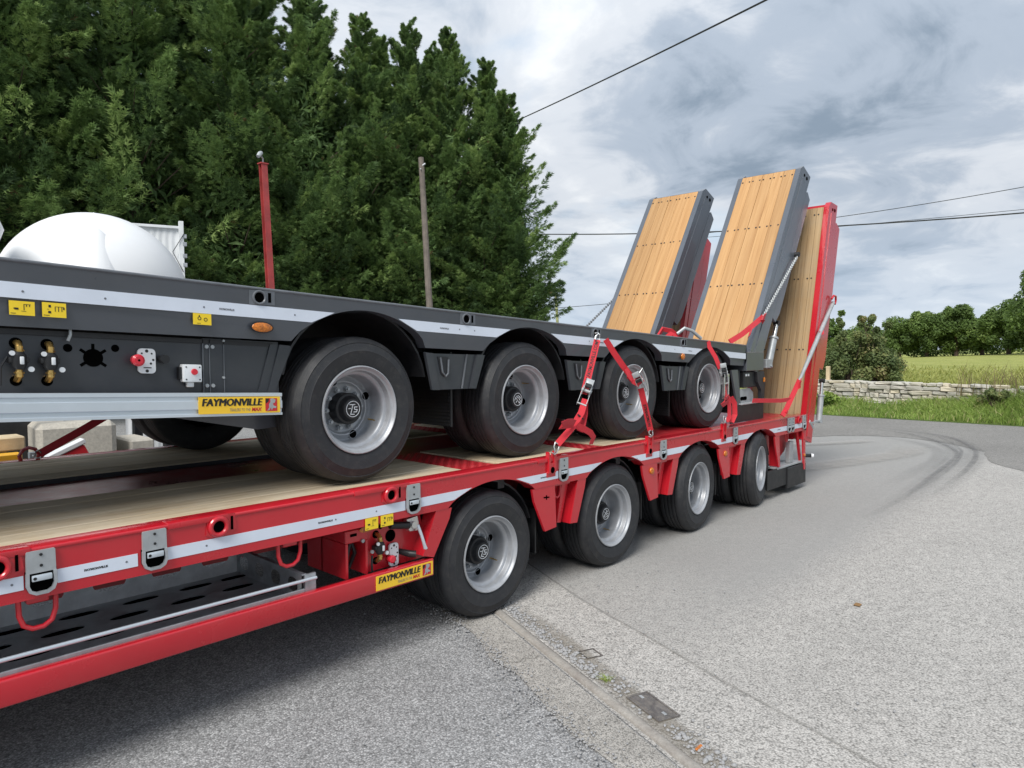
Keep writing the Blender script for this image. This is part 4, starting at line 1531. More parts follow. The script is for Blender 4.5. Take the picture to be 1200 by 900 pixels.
def plank_row(parent, x0, x1, y0, y1, n, zt, mat, name='deck_plank', gap=.004, zf=None, seed=0):
    pr = random.Random(seed)
    w = (y1 - y0) / n
    for k in range(n):
        mb = MB()
        mb.box(-(x1 - x0) / 2, (x1 - x0) / 2, -w / 2 + gap / 2, w / 2 - gap / 2, -.034, 0, .003, 1)
        o = Vector(((x0 + x1) / 2, y0 + w * (k + .5), zt + pr.uniform(-.001, .001)))
        if zf:
            s = zf(1, 0) - zf(0, 0)
            o.z = zf(o.x, o.z)
            me = mb.mesh('deck_plank', lambda x, z: z + s * x, (0, 0, 0), 32, [mat])
        else:
            me = mb.mesh('deck_plank', None, (0, 0, 0), 32, [mat])
        place(name, me, parent, o)


# ================================================================== RED TRAILER
YL = 2.985
XL = [3.0966, 4.4572, 5.8178, 7.1785]


def zl(x, dz):
    return .942 - .0095 * (x - 3) + dz


red = thing('lowloader_trailer', 'long red low loader trailer on the ground with wooden deck and red ramps raised', 'trailer', (3.0, 4.25, 0))
YF = YL + 2.55
L_ARCH = dict(xl=-.385, xr=.40, apex=-.074, pw=.72)
botL = lambda x: -.186
mb = MB()
mb.prism(rail_poly(-2.6, 8.505, XL, -.012, botL, n=22, **L_ARCH), YL, YL + .095)
mb.done('side_rail', M['red'], red, zf=zl)
mb = MB()
mb.prism(rail_poly(-2.6, 8.505, XL, -.012, botL, n=12, **L_ARCH), YF - .095, YF)
mb.done('side_rail', M['red'], red, zf=zl)
for y0 in (YL - .006, YF - .105):
    MB().box(-2.6, 8.50, y0, y0 + .111, -.0125, .006, .007, 3).done('rail_cap', M['red'], red, zf=zl)
# bolted lip sections of the cap near the rope holes
mb = MB()
for x0, x1 in ((.40, .66), (1.14, 1.40), (2.06, 2.42), (3.52, 3.86), (4.86, 5.2)):
    mb.box(x0, x1, YL - .009, YL + .06, -.018, .0095, .004, 2)
mb.split('cap_lip', M['red'], red, zf=zl)
# reflective tape
segs = [(-2.6, .44), (.465, .635), (.742, 1.022), (1.136, 2.395), (2.5, 3.74), (3.845, 5.10), (5.20, 6.49), (6.59, 7.90), (8.09, 8.36)]
for q in tape_pieces(segs, XL, -.092, -.144, botL, L_ARCH['xl'] - .012, L_ARCH['xr'] + .012, L_ARCH['apex'] + .008, L_ARCH['pw']):
    MB().prism(q, YL - .002, YL - .0002).done('reflective_tape', M['tape'], red, zf=zl)
mb = MB()
for x in (.83, 1.85, 3.55, 4.62, 5.9, 7.62):
    mb.text('FAYMONVILLE', .011, lambda u, v: (x + u, YL - .003, -.121 + v), bold=.0006, width=.082)
mb.done('tape_print', M['ink'], red, zf=zl, smooth=0)
mb = MB()
for x in (.31, .60, .98, 1.3, 1.95, 2.2, 3.63, 4.75, 6.1):
    mb.cyl((x, YL - .003, -.117), (x, YL, -.117), .0045, 8)
mb.done('tape_rivet', M['ink_grey'], red, zf=zl, kind='stuff')

# stake pocket latches: shared meshes
def f_cover(mb):
    mb.prism([(-.043, .074), (.043, .074), (.046, .07), (.047, -.008), (-.047, -.008), (-.046, .07)], -.012, 0)
def f_loop(mb):
    pts = [(-.043, 0, .0), (-.044, 0, -.045), (-.036, 0, -.066), (-.018, 0, -.076), (.018, 0, -.076), (.036, 0, -.066), (.044, 0, -.045), (.043, 0, .0)]
    mb.strap([(x, -.008, z - .008) for x, _, z in pts], .016, .011, (0, 1, 0))
def f_back(mb):
    mb.prism([(-.05, .0), (.05, .0), (.05, -.056), (.04, -.078), (.02, -.089), (-.02, -.089), (-.04, -.078), (-.05, -.056)], -.003, 0)
def f_bar(mb):
    mb.box(-.031, .033, -.018, -.006, -.038, -.016, .003, 2)
def f_cbolt(mb):
    for z in (.058, .018):
        mb.cyl((0, -.0125, z), (0, -.015, z), .0055, 8)
    mb.cyl((-.022, -.018, -.027), (-.022, -.0195, -.027), .006, 8)
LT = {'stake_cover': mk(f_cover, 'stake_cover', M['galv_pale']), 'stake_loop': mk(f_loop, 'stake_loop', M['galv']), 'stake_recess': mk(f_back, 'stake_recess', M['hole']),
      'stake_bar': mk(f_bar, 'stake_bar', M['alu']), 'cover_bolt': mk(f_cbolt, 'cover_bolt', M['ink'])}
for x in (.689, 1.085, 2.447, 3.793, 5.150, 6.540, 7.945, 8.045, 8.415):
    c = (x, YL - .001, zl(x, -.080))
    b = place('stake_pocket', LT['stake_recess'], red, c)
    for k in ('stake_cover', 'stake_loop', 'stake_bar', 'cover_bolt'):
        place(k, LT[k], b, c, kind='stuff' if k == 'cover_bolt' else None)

# rope holes with a collar and slot
def f_collar(mb):
    mb.tube([(.036 * math.cos(2 * math.pi * k / 28), -.012, .036 * math.sin(2 * math.pi * k / 28)) for k in range(28)], .011, 10, closed=True)
    mb.prism([(-.055, -.03), (-.045, .048), (.075, .048), (.082, -.02), (.05, -.045), (-.03, -.045)], -.006, 0)
def f_chole(mb):
    mb.cyl((0, -.0075, 0), (0, -.0005, 0), .031, 24)
    mb.prism([(.056, -.024), (.066, -.024), (.066, .036), (.056, .036)], -.009, -.001)
CO = mk(f_collar, 'rope_collar', M['red'])
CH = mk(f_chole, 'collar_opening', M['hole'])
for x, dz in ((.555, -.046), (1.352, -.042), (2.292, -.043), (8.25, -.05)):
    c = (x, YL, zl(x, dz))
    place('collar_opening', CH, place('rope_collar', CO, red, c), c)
# lashing brackets standing above the rail where the straps hook on
def f_lash(mb):
    for s in (-1, 1):
        mb.prism([(-.012 + s * .024, -.085), (.012 + s * .024, -.085), (.010 + s * .034, .03), (.0 + s * .036, .058), (-.010 + s * .03, .045)], -.018, .012)
    mb.prism([(-.04, -.09), (.04, -.09), (.036, -.02), (-.036, -.02)], -.016, .012)
    mb.box(-.05, .05, -.005, .03, -.12, -.08, .004, 1)
LA = mk(f_lash, 'lashing_bracket', M['red'])
for x in (3.66, 4.93, 6.29):
    c = (x, YL + .0, zl(x, -.006))
    b = place('lashing_bracket', LA, red, c)
    mb = MB(); mb.cyl((x, YL - .019, zl(x, -.075)), (x, YL - .0175, zl(x, -.075)), .022, 16); mb.done('bracket_opening', M['hole'], b)
# tie-down loops hanging under the rail
def f_uloop(mb):
    mb.tube([(-.060, 0, .03), (-.058, 0, -.05), (-.045, 0, -.09), (-.018, 0, -.108), (.018, 0, -.108), (.045, 0, -.09), (.058, 0, -.05), (.060, 0, .03)], .0095, 10)
    mb.box(-.036, .036, -.012, .03, -.012, .03, .004, 1)
UL = mk(f_uloop, 'tie_down_loop', M['red'])
for x in (-.35, .682, 1.71):
    place('tie_down_loop', UL, red, (x, YL + .03, zl(x, -.196)))
def f_sloop(mb):
    mb.tube([(-.036, 0, .03), (-.034, 0, -.04), (-.022, 0, -.075), (0, 0, -.085), (.022, 0, -.075), (.034, 0, -.04), (.036, 0, .03)], .0085, 10)
SLP = mk(f_sloop, 'skirt_loop', M['red'])

# skirts between the wheels
for k, X in enumerate(XL[:3]):
    Xn = XL[k + 1]
    w = Xn - X
    mb = MB()
    mb.prism([(X + .372, -.187), (X + .392, -.27), (X + .505, -.492), (X + .628, -.482), (X + .610, -.187)], YL + .002, YL + .020)
    mb.done('skirt_plate', M['red'], red, zf=zl)
    mb = MB()
    mb.prism([(X + .600, -.187), (X + .618, -.478), (X + .66, -.462), (Xn - .56, -.478), (Xn - .46, -.187)], YL + .085, YL + .1)
    mb.prism([(X + .600, -.187), (X + .618, -.478), (X + .626, -.478), (X + .608, -.187)], YL + .018, YL + .09)
    mb.done('skirt_recess', M['red'], red, zf=zl)
    mb = MB()
    mb.prism([(Xn - .485, -.187), (Xn - .385, -.187), (Xn - .40, -.25), (Xn - .492, -.495), (Xn - .575, -.488)], YL + .004, YL + .022)
    mb.prism([(Xn - .485, -.187), (Xn - .475, -.187), (Xn - .565, -.488), (Xn - .575, -.488)], YL + .018, YL + .09)
    mb.done('skirt_flange', M['red'], red, zf=zl)
    mb = MB(); mb.prism([(Xn - .60, -.19), (Xn - .53, -.19), (Xn - .62, -.48), (Xn - .66, -.475)], YL + .055, YL + .084); mb.done('skirt_rib', M['red'], red, zf=zl)
    mb = MB(); mb.prism([(X + .63, -.19), (Xn - .54, -.19), (Xn - .545, -.205), (X + .63, -.205)], YL + .03, YL + .084); mb.done('skirt_lip', M['red'], red, zf=zl)
    x = X + .70
    place('skirt_loop', SLP, red, (x, YL + .055, zl(x, -.21)))
    mb = MB()
    mb.prism([(x - .062, -.345), (x - .03, -.335), (x - .028, -.30), (x - .052, -.29), (x - .05, -.37), (x - .058, -.44), (x - .068, -.40)], YL + .0805, YL + .086)
    if k == 0:
        mb.prism([(X + .49, -.252), (X + .55, -.258), (X + .55, -.266), (X + .49, -.262)], YL + .0, YL + .004)
        mb.prism([(X + .515, -.245), (X + .525, -.245), (X + .525, -.275), (X + .515, -.275)], YL + .0003, YL + .0035)
    mb.split('skirt_slot', M['hole'], red, zf=zl)
    if k:
        x = X + .52
        mb = MB(); mb.tube([(x, YL + .002, -.245), (x, YL - .010, -.245), (x, YL - .016, -.245)], [.028, .026, .012], 16); mb.done('marker_lamp', M['amber'], red, zf=zl)
    # black liner behind the arch and rubber flap behind the wheel
    fx = X + .50
    MB().box(fx, fx + .012, YL + .09, YL + .62, -.66, -.35).done('mudflap', M['black'], red, zf=zl)
X = XL[0]
mb = MB()
mb.prism([(X - .475, -.187), (X - .352, -.187), (X - .372, -.25), (X - .495, -.452), (X - .575, -.428)], YL + .003, YL + .02)
mb.prism([(X - .475, -.187), (X - .465, -.187), (X - .565, -.428), (X - .575, -.428)], YL + .018, YL + .1)
mb.done('skirt_flange', M['red'], red, zf=zl)
X = XL[3]
mb = MB()
mb.prism([(X + .38, -.187), (X + .40, -.27), (X + .505, -.54), (X + .545, -.54), (X + .51, -.187)], YL + .003, YL + .020)
mb.prism([(X + .50, -.187), (X + .535, -.54), (X + .545, -.54), (X + .51, -.187)], YL + .018, YL + .12)
mb.done('skirt_plate', M['red'], red, zf=zl)
mb = MB()
mb.prism([(8.40, -.187), (8.492, -.187), (8.506, -.66), (8.462, -.66), (8.43, -.40)], YL + .003, YL + .02)
mb.prism([(8.30, -.187), (8.36, -.187), (8.47, -.56), (8.44, -.58)], YL + .04, YL + .06)
mb.done('rear_strut', M['red'], red, zf=zl)
mb = MB()
mb.prism([(7.62, -.19), (8.38, -.19), (8.2, -.42), (7.95, -.52), (7.72, -.53)], YL + .14, YL + .15)
mb.done('rear_panel', M['red_plate'], red, zf=zl)
place('skirt_loop', SLP, red, (8.05, YL + .06, zl(8.05, -.205)))
MB().box(7.70, 8.45, YL + .02, YL + .16, -.575, -.552, .004, 1).done('rear_step', M['galv_pale'], red, zf=zl)
MB().box(8.13, 8.24, YL + .05, YL + .10, -.55, -.30, .003, 1).done('rear_bracket', M['galv_pale'], red, zf=zl)
MB().box(7.43, 7.975, YL + .025, YL + .035, -.775, -.560).done('rear_mudflap', M['black'], red, zf=zl)
MB().box(7.975, 8.545, YL + .01, YL + .5, -.825, -.585, .008, 1).done('underrun_box', M['black'], red, zf=zl)
mb = MB(); mb.tube([(8.52, YL + .02, -.50), (8.6, YL - .03, -.505)], .022, 10); mb.done('side_lamp_arm', M['black'], red, zf=zl)
mb = MB(); mb.tube([(8.595, YL - .035, -.505), (8.605, YL - .06, -.505)], [.03, .022], 12); mb.done('side_lamp', M['white'], red, zf=zl)
mb = MB(); mb.cyl((8.45, YL + .0, -.485), (8.45, YL - .012, -.485), .018, 12); mb.done('marker_lamp', M['amber'], red, zf=zl)
# arch liners: curved black mudguards inboard of the rail
for X in XL:
    mb = MB()
    out, inn = [], []
    for k in range(15):
        t = R(18 + 144 * k / 14)
        out.append((X + .01 + .475 * math.cos(t), -.545 + .462 * math.sin(t)))
        inn.append((X + .01 + .462 * math.cos(t), -.545 + .449 * math.sin(t)))
    mb.prism(out + inn[::-1], YL + .096, YL + .66)
    mb.done('mudguard', M['chassis'], red, zf=zl)
    mb = MB()
    mb.cyl((X, YL + .2, zl(X, 0) * 0 + .397), (X, YF - .2, .397), .07, 14)
    mb.done('axle', M['chassis'], red)
for k, X in enumerate(XL):
    st_ = (0, 0, R(5), R(11))[k]
    dx = (0, 0, .03, .06)[k]
    wheel(red, X + dx, 3.010, .398, st_, R((15, 40, 75, 10)[k]))
    wheel(red, X, YF - .03, .398, 0, 0, True)

# chassis beams under the deck
for y in (3.95, 4.5):
    MB().box(-2.6, 8.3, y, y + .09, -.50, -.09).done('main_beam', M['red_plate'], red, zf=zl)
mb = MB()
for x in np.arange(-2.2, 8.3, .68):
    mb.box(x, x + .06, YL + .1, YF - .1, -.16, -.075)
mb.done('cross_member', M['chassis'], red, zf=zl, kind='stuff')
MB().box(-2.6, 8.40, YL + .096, YF - .096, -.072, -.050).done('deck_floor', M['chassis'], red, zf=zl)
# deck: planks, treadplate strips and the open centre channel
YA0, YA1, YB0, YB1 = YL + .105, 3.90, 4.60, YF - .105
for y0, y1, sd_ in ((YA0, YA1, 1), (YB0, YB1, 2)):
    plank_row(red, -2.6, 2.93, y0, y1, 5, 0.004, M['wood_deck'], zf=zl, seed=sd_)
    plank_row(red, 3.27, 4.19, y0, y1, 5, 0.004, M['wood_deck'], zf=zl, seed=sd_ + 5)
    plank_row(red, 4.48, 5.09, y0, y1, 5, 0.004, M['wood_deck'], zf=zl, seed=sd_ + 9)
    for x0, x1 in ((2.94, 3.26), (4.20, 4.47), (5.10, 8.40)):
        p = MB().box(x0, x1, y0, y1, -.045, -.004, .002, 1).done('tread_plate', M['red_plate'], red, zf=zl)
        mb = MB()
        if x1 - x0 < 1:
            i = 0
            for xx in np.arange(x0 + .03, x1 - .02, .036):
                for yy in np.arange(y0 + .03, y1 - .02, .036):
                    i += 1
                    a = R(45 if (int(round((xx - x0) / .036)) + int(round((yy - y0) / .036))) % 2 else -45)
                    dx, dy = .019 * math.cos(a), .019 * math.sin(a)
                    ex, ey = -.0055 * math.sin(a), .0055 * math.cos(a)
                    t_ = mb.bm.verts.new((xx, yy, .0005))
                    vs = [mb.bm.verts.new((xx + px, yy + py, -.0042)) for px, py in ((dx, dy), (ex, ey), (-dx, -dy), (-ex, -ey))]
                    for m_ in range(4):
                        mb.bm.faces.new([vs[m_], vs[(m_ + 1) % 4], t_])
            mb.done('tread_stud', M['red_plate'], p, zf=zl, kind='stuff', smooth=0)
        else:
            mb.bm.free()
MB().box(-2.6, 2.93, YA1 + .004, YB0 - .004, -.050, -.030).done('centre_channel', M['channel'], red, zf=zl)
MB().box(2.93, 8.40, YA1 + .004, YB0 - .004, -.049, -.006).done('centre_plate', M['red_plate'], red, zf=zl)
for y in (YA1 + .001, YB0 - .004):
    MB().box(-2.6, 2.93, y, y + .003, -.052, -.004).done('channel_edge', M['chassis'], red, zf=zl)

# side guard bar with the maker's plate
MB().box(-2.6, 2.602, YL, YL + .045, -.558, -.455, .010, 3).done('guard_bar', M['red'], red, zf=zl)
logo_plate(red, 2.192, 2.588, -.468, -.546, YL - .003, zl, M['yellow_logo'])
sticker(red, 2.126, 2.207, -.145, -.207, YL - .0065, zl, 0)
sticker(red, 2.225, 2.307, -.146, -.207, YL - .0065, zl, 1)
# valve panel
mb = MB()
mb.prism([(2.19, -.19), (2.58, -.19), (2.62, -.47), (2.19, -.47)], YL + .1, YL + .11)
mb.done('valve_panel', M['red'], red, zf=zl)
mb = MB()
mb.box(2.06, 2.20, YL + .08, YL + .45, -.285, -.215, .005, 1)
mb.box(2.06, 2.075, YL + .08, YL + .45, -.47, -.285)
mb.box(2.186, 2.2, YL + .08, YL + .45, -.47, -.285)
mb.box(2.06, 2.2, YL + .3, YL + .31, -.47, -.285)
mb.done('valve_box', M['red'], red, zf=zl)
mb = MB(); mb.box(2.09, 2.13, YL + .078, YL + .081, -.25, -.235); mb.done('box_slot', M['hole'], red, zf=zl)
mb = MB(); mb.tube([(2.12, YL + .2, -.45), (2.11, YL + .15, -.38), (2.14, YL + .16, -.3)], .014, 8); mb.tube([(2.16, YL + .2, -.45), (2.165, YL + .15, -.36), (2.15, YL + .16, -.3)], .011, 8); mb.done('hose', M['black'], red, zf=zl)


def dial_plate(parent, x, dz, y, zf, w, h, side):
    p = None
    mb = MB()
    n = 6
    pts = []
    for sx, sz, a0 in ((1, 1, 0), (-1, 1, 90), (-1, -1, 180), (1, -1, 270)):
        for k in range(n):
            a = R(a0 + 90 * k / (n - 1))
            pts.append((x + sx * (w / 2 - .018) + .018 * math.cos(a), dz + sz * (h / 2 - .018) + .018 * math.sin(a)))
    mb.prism(pts, y - .012, y)
    p = mb.done('valve_plate', M['white'], parent, zf=zf)
    mb = MB()
    for a, b, s in ((0, .40, .007), (-.28, .3, .004), (.28, .3, .004), (0, -.40, .007), (.36, .05, .005), (.22, -.1, .005), (-.22, -.02, .004)):
        mb.cyl((x + a * w, y - .0128, dz + b * h), (x + a * w, y - .0115, dz + b * h), s, 10)
    mb.box(x - .2 * w, x + .25 * w, y - .0128, y - .0115, dz - .29 * h, dz - .25 * h)
    mb.done('plate_mark', M['ink'], p, zf=zf)
    return p


def valve_unit(parent, x, dz, y, zf):
    mb = MB()
    mb.cyl((x, y + .0005, dz + .065), (x, y - .002, dz + .065), .022, 18)
    mb.cyl((x - .004, y + .0005, dz - .080), (x - .004, y - .002, dz - .080), .020, 18)
    mb.split('hose_opening', M['hole'], parent, zf=zf)
    mb = MB()
    mb.tube([(x, y + .01, dz + .068), (x + .003, y - .02, dz + .066), (x + .003, y - .034, dz + .05), (x + .003, y - .036, dz + .03)], [.011, .012, .013, .011], 10)
    mb.tube([(x + .003, y - .036, dz + .04), (x + .003, y - .036, dz + .034)], [.016, .016], 6)
    mb.tube([(x, y - .036, dz - .035), (x, y - .036, dz - .06), (x - .003, y - .02, dz - .075), (x - .003, y + .01, dz - .08)], [.011, .014, .012, .010], 10)
    mb.tube([(x, y - .036, dz - .045), (x, y - .036, dz - .052)], [.017, .017], 6)
    mb.split('brass_elbow', M['brass'], parent, zf=zf)
    mb = MB()
    mb.tube([(x, y - .036, dz + .032), (x, y - .036, dz + .02), (x, y - .036, dz - .02), (x, y - .036, dz - .036)], [.016, .026, .026, .018], 14)
    mb.box(x - .034, x + .034, y - .045, y - .005, dz - .012, dz + .012, .006, 2)
    mb.done('valve_body', M['black'], parent, zf=zf)
    mb = MB()
    mb.tube([(x - .024, y - .05, dz + .026), (x - .024, y - .058, dz + .026)], .0095, 12)
    mb.tube([(x + .036, y - .045, dz - .034), (x + .036, y - .055, dz - .034)], .0105, 12)
    mb.box(x - .002, x + .012, y - .066, y - .06, dz - .016, dz + .014, .003, 2)
    mb.split('valve_tag', M['white'], parent, zf=zf)


valve_unit(red, 2.268, -.337, YL + .1, zl)
mb = MB(); mb.strap([(2.225, YL + .075, -.375), (2.218, YL + .07, -.42), (2.22, YL + .07, -.465)], .01, .006, (1, 0, 0)); mb.done('handle', M['black'], red, zf=zl)
p = dial_plate(red, 2.375, -.402, YL + .09, zl, .062, .128, 1)
mb = MB(); mb.tube([(2.333, YL + .08, -.412), (2.333, YL + .06, -.412), (2.333, YL + .035, -.412), (2.333, YL + .03, -.412)], [.012, .02, .022, .014], 14); mb.done('red_knob', M['knob_red'], red, zf=zl)
mb = MB(); mb.tube([(2.43, YL + .1, -.40), (2.45, YL + .03, -.405), (2.475, YL + .01, -.408)], [.016, .02, .02], 12); mb.done('black_handle', M['black'], red, zf=zl)
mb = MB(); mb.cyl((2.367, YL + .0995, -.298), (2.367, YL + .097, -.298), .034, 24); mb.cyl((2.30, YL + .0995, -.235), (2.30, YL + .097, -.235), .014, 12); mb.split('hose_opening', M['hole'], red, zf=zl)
mb = MB(); mb.tube([(2.335, YL + .06, -.228), (2.455, YL + .045, -.246)], [.02, .021], 14); mb.done('crank_grip', M['black'], red, zf=zl)
mb = MB(); mb.cyl((2.490, YL + .09, -.250), (2.490, YL + .035, -.250), .020, 14); mb.prism([(2.45, -.215), (2.525, -.208), (2.535, -.25), (2.525, -.29), (2.47, -.285), (2.45, -.25)], YL + .055, YL + .085)
mb.done('crank_head', M['steel'], red, zf=zl)
mb = MB(); mb.tube([(2.515, YL + .04, -.255), (2.525, YL + .02, -.31), (2.540, YL + .012, -.37), (2.548, YL + .012, -.392)], [.010, .009, .010, .013], 10); mb.done('crank_lever', M['alu'], red, zf=zl)
mb = MB(); mb.cyl((2.19, YL + .085, -.215), (2.19, YL + .075, -.215), .045, 18); mb.done('marker_lamp', M['amber'], red, zf=lambda x, z: zl(x, -.225 + (z + .215) * .35))
mb = MB()
for x, z in ((2.165, -.283), (2.225, -.355)):
    mb.cyl((x, YL + .08, z), (x, YL + .07, z), .010, 10)
mb.split('panel_bolt', M['galv_pale'], red, zf=zl)


# galvanised tray behind the guard bar, punched with oval holes
def punched(mb, u0, u1, v0, v1, P, holes, a, b, cell):
    """sheet in (u,v) made of cells, each with an oval opening; P maps to 3D"""
    n = 16
    cu = u0
    k = 0
    while cu < u1 - 1e-6:
        ce = min(cu + cell, u1)
        c = ((cu + ce) / 2, (v0 + v1) / 2)
        hw, hh = (ce - cu) / 2, (v1 - v0) / 2
        outer, inner = [], []
        for j in range(n):
            t = 2 * math.pi * j / n + math.pi / n
            dx, dy = math.cos(t), math.sin(t)
            s = min(hw / abs(dx) if abs(dx) > 1e-6 else 9, hh / abs(dy) if abs(dy) > 1e-6 else 9)
            outer.append((c[0] + dx * s, c[1] + dy * s))
            inner.append((c[0] + a * math.copysign(abs(dx) ** .8, dx), c[1] + b * math.copysign(abs(dy) ** .8, dy)))
        O = [mb.bm.verts.new(P(*p)) for p in outer]
        I = [mb.bm.verts.new(P(*p)) for p in inner]
        corners = [(cu, v0), (ce, v0), (ce, v1), (cu, v1)]
        for j in range(n):
            mb.bm.faces.new([O[j], O[(j + 1) % n], I[(j + 1) % n], I[j]])
        for cx_, cy_ in corners:
            near = sorted(range(n), key=lambda j: (outer[j][0] - cx_) ** 2 + (outer[j][1] - cy_) ** 2)[:2]
            if abs(near[0] - near[1]) in (1, n - 1):
                mb.bm.faces.new([O[near[0]], O[near[1]], mb.bm.verts.new(P(cx_, cy_))])
        cu = ce


TZ = -.505          # tray floor below the rail top
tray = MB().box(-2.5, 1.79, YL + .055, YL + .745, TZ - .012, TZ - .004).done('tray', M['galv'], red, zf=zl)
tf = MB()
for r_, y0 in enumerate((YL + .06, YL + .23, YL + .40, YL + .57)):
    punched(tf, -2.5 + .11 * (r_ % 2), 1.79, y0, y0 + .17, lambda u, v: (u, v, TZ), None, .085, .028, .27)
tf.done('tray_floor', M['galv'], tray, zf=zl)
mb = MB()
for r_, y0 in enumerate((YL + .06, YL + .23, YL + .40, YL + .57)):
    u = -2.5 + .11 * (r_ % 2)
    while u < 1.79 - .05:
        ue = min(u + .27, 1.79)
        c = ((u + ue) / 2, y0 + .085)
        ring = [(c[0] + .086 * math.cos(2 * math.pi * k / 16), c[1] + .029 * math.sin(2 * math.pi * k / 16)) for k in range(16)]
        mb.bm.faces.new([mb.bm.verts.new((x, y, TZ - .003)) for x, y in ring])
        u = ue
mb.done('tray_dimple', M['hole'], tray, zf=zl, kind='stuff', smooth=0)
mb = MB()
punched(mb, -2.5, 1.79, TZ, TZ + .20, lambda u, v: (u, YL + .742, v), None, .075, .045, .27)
mb.done('tray_back', M['galv_lit'], tray, zf=zl)
mb = MB()
punched(mb, YL + .06, YL + .74, TZ, TZ + .13, lambda u, v: (1.79, u, v), None, .045, .036, .17)
mb.box(1.786, 1.81, YL + .05, YL + .745, TZ + .128, TZ + .134)
mb.box(1.80, 1.86, YL + .045, YL + .06, TZ - .01, TZ + .13)
mb.done('tray_end', M['galv'], tray, zf=zl)
MB().box(-2.5, 1.80, YL + .046, YL + .058, TZ - .012, TZ + .062, .003, 1).done('tray_lip', M['galv_pale'], tray, zf=zl)
mb = MB(); mb.tube([(-2.5, YL + .035, TZ + .125), (.0, YL + .035, TZ + .112), (1.86, YL + .04, TZ + .105)], .0085, 10); mb.done('tray_rod', M['alu'], tray, zf=zl)


# ------------------------------------------------------------------ ramps
def build_ramp(root, base, ang, y0, y1, length, wood_n, fm, wm, flange, depth, d2, fold, thick_gap=.01, cut=.05):
    """inclined ramp: u runs up the ramp, n points back; front face carries planks"""
    u = Vector((math.cos(R(ang)), 0, math.sin(R(ang))))
    nb = Vector((math.sin(R(ang)), 0, -math.cos(R(ang))))
    yv = Vector((0, 1, 0))
    B = Vector((base[0], 0, base[1]))
    mtx = Matrix.Translation(B) @ frame(u, yv, nb).to_4x4()      # local x=u, y, z=back
    # local frame (u, y, nb): right-handed check keeps normals sane, recalculated later
    wy0, wy1 = y0 + flange, y1 - flange
    mb = MB()
    for a, b in ((y0, wy0), (wy1, y1)):
        mb.prism([(0, 0), (length, 0), (length + cut * 1.6, cut), (length + cut * 2.6, depth), (.0, depth)], a, b, 'y', mtx)
    mb.box(0, length, wy0, wy1, .05, .07, mtx=mtx)
    for s in np.arange(.15, length, .5):
        mb.box(s, s + .05, wy0, wy1, .07, depth - .02, mtx=mtx)
    mb.box(length - .012, length + cut, wy0, wy1, .042, depth - .05, mtx=mtx)
    ramp = mb.done('ramp', fm, root)
    # shallow recess line along the visible side
    mb = MB()
    mb.prism([(.05, .09), (length - .05, .09), (length - .02, depth * .82), (.05, depth * .82)], y0 - .006, y0, 'y', mtx)
    mb.done('side_plate', fm, ramp)
    # folded second section behind
    mb = MB()
    mb.prism([(fold[0], depth + thick_gap), (fold[1], depth + thick_gap), (fold[1] + .03, depth + .04), (fold[1], d2), (fold[0] + .15, d2), (fold[0], d2 - .05)], y0 + .004, y1 - .004, 'y', mtx)
    mb.done('folded_section', fm, ramp)
    w = (wy1 - wy0) / wood_n
    pm_ = MB(); pm_.box(-length / 2, length / 2, -w / 2 + .0014, w / 2 - .0014, .0, .04, .002, 1)
    pme = pm_.mesh('plank', smooth=32, mats=[wm])
    R3 = frame(u, -yv, nb)
    bolts = MB()
    for k in range(wood_n):
        yc = wy0 + w * (k + .5)
        c = B + u * (length / 2) + yv * yc + nb * (-.004 + .0015 * ((k * 7) % 3))
        place('plank', pme, ramp, c, mtx=R3.to_4x4())
        for s in (.025, .31, .62, .93):
            for q in ((-.33, .33) if wood_n <= 5 else ((-.2,) if k % 2 else (.2,))):
                bolts.cyl(mtx @ Vector((length * (1 - s) - .02, yc + q * w, -.0065)), mtx @ Vector((length * (1 - s) - .02, yc + q * w, .002)), .0105, 8)
    bolts.done('plank_bolt', M['chassis'], ramp, kind='stuff')
    mb = MB()
    mb.cyl(mtx @ Vector((length + .01, y0 - .004, depth * .45)), mtx @ Vector((length + .01, y0 + .01, depth * .45)), .018, 12)
    mb.cyl(mtx @ Vector((length + .03, y0 - .004, depth * .72)), mtx @ Vector((length + .03, y0 + .01, depth * .72)), .022, 12)
    mb.split('lifting_eye', M['hole'], ramp)
    return ramp, mtx


def ram(root, p0, p1, r=.035):
    """galvanised hydraulic cylinder"""
    p0, p1 = Vector(p0), Vector(p1)
    q = p0.lerp(p1, .33)
    mb = MB(); mb.cyl(q, p1, r, 16); mb.tube([q, q.lerp(p1, .06)], r * 1.3, 16); mb.tube([p1.lerp(q, .05), p1], r * 1.25, 16)
    o = mb.done('hydraulic_cylinder', M['galv_pale'], root)
    mb = MB(); mb.cyl(p0, q, r * .6, 12); mb.done('piston_rod', M['steel'], o)
    mb = MB(); mb.tube([p0 + Vector((0, -.03, .0)), p0 + Vector((0, .03, 0))], r * .8, 12); mb.done('rod_eye', M['black'], o)


build_ramp(red, (8.415, .60), 75.0, YL, 3.75, 2.955, 8, M['red'], M['wood_tan'], .065, .285, .46, (.95, 2.84))
build_ramp(red, (8.415, .60), 75.0, 4.77, 5.52, 2.955, 8, M['red'], M['wood_tan'], .065, .285, .46, (.95, 2.84))
MB().box(8.36, 8.50, YL + .1, YF - .1, -.30, -.055, .01, 1).done('rear_beam', M['red'], red, zf=zl)
ram(red, (9.075, 3.0, 1.27), (8.98, 3.0, .75), .035)
mb = MB(); mb.box(8.62, 9.02, 2.97, 3.05, .765, .785); mb.tube([(8.6, 3.0, .80), (8.72, 3.0, .72)], .03, 10); mb.done('ramp_hinge', M['galv'], red)


# ================================================================== GREY TRAILER
YU = 3.13
XU = [2.229 + 1.3606 * i for i in range(4)]


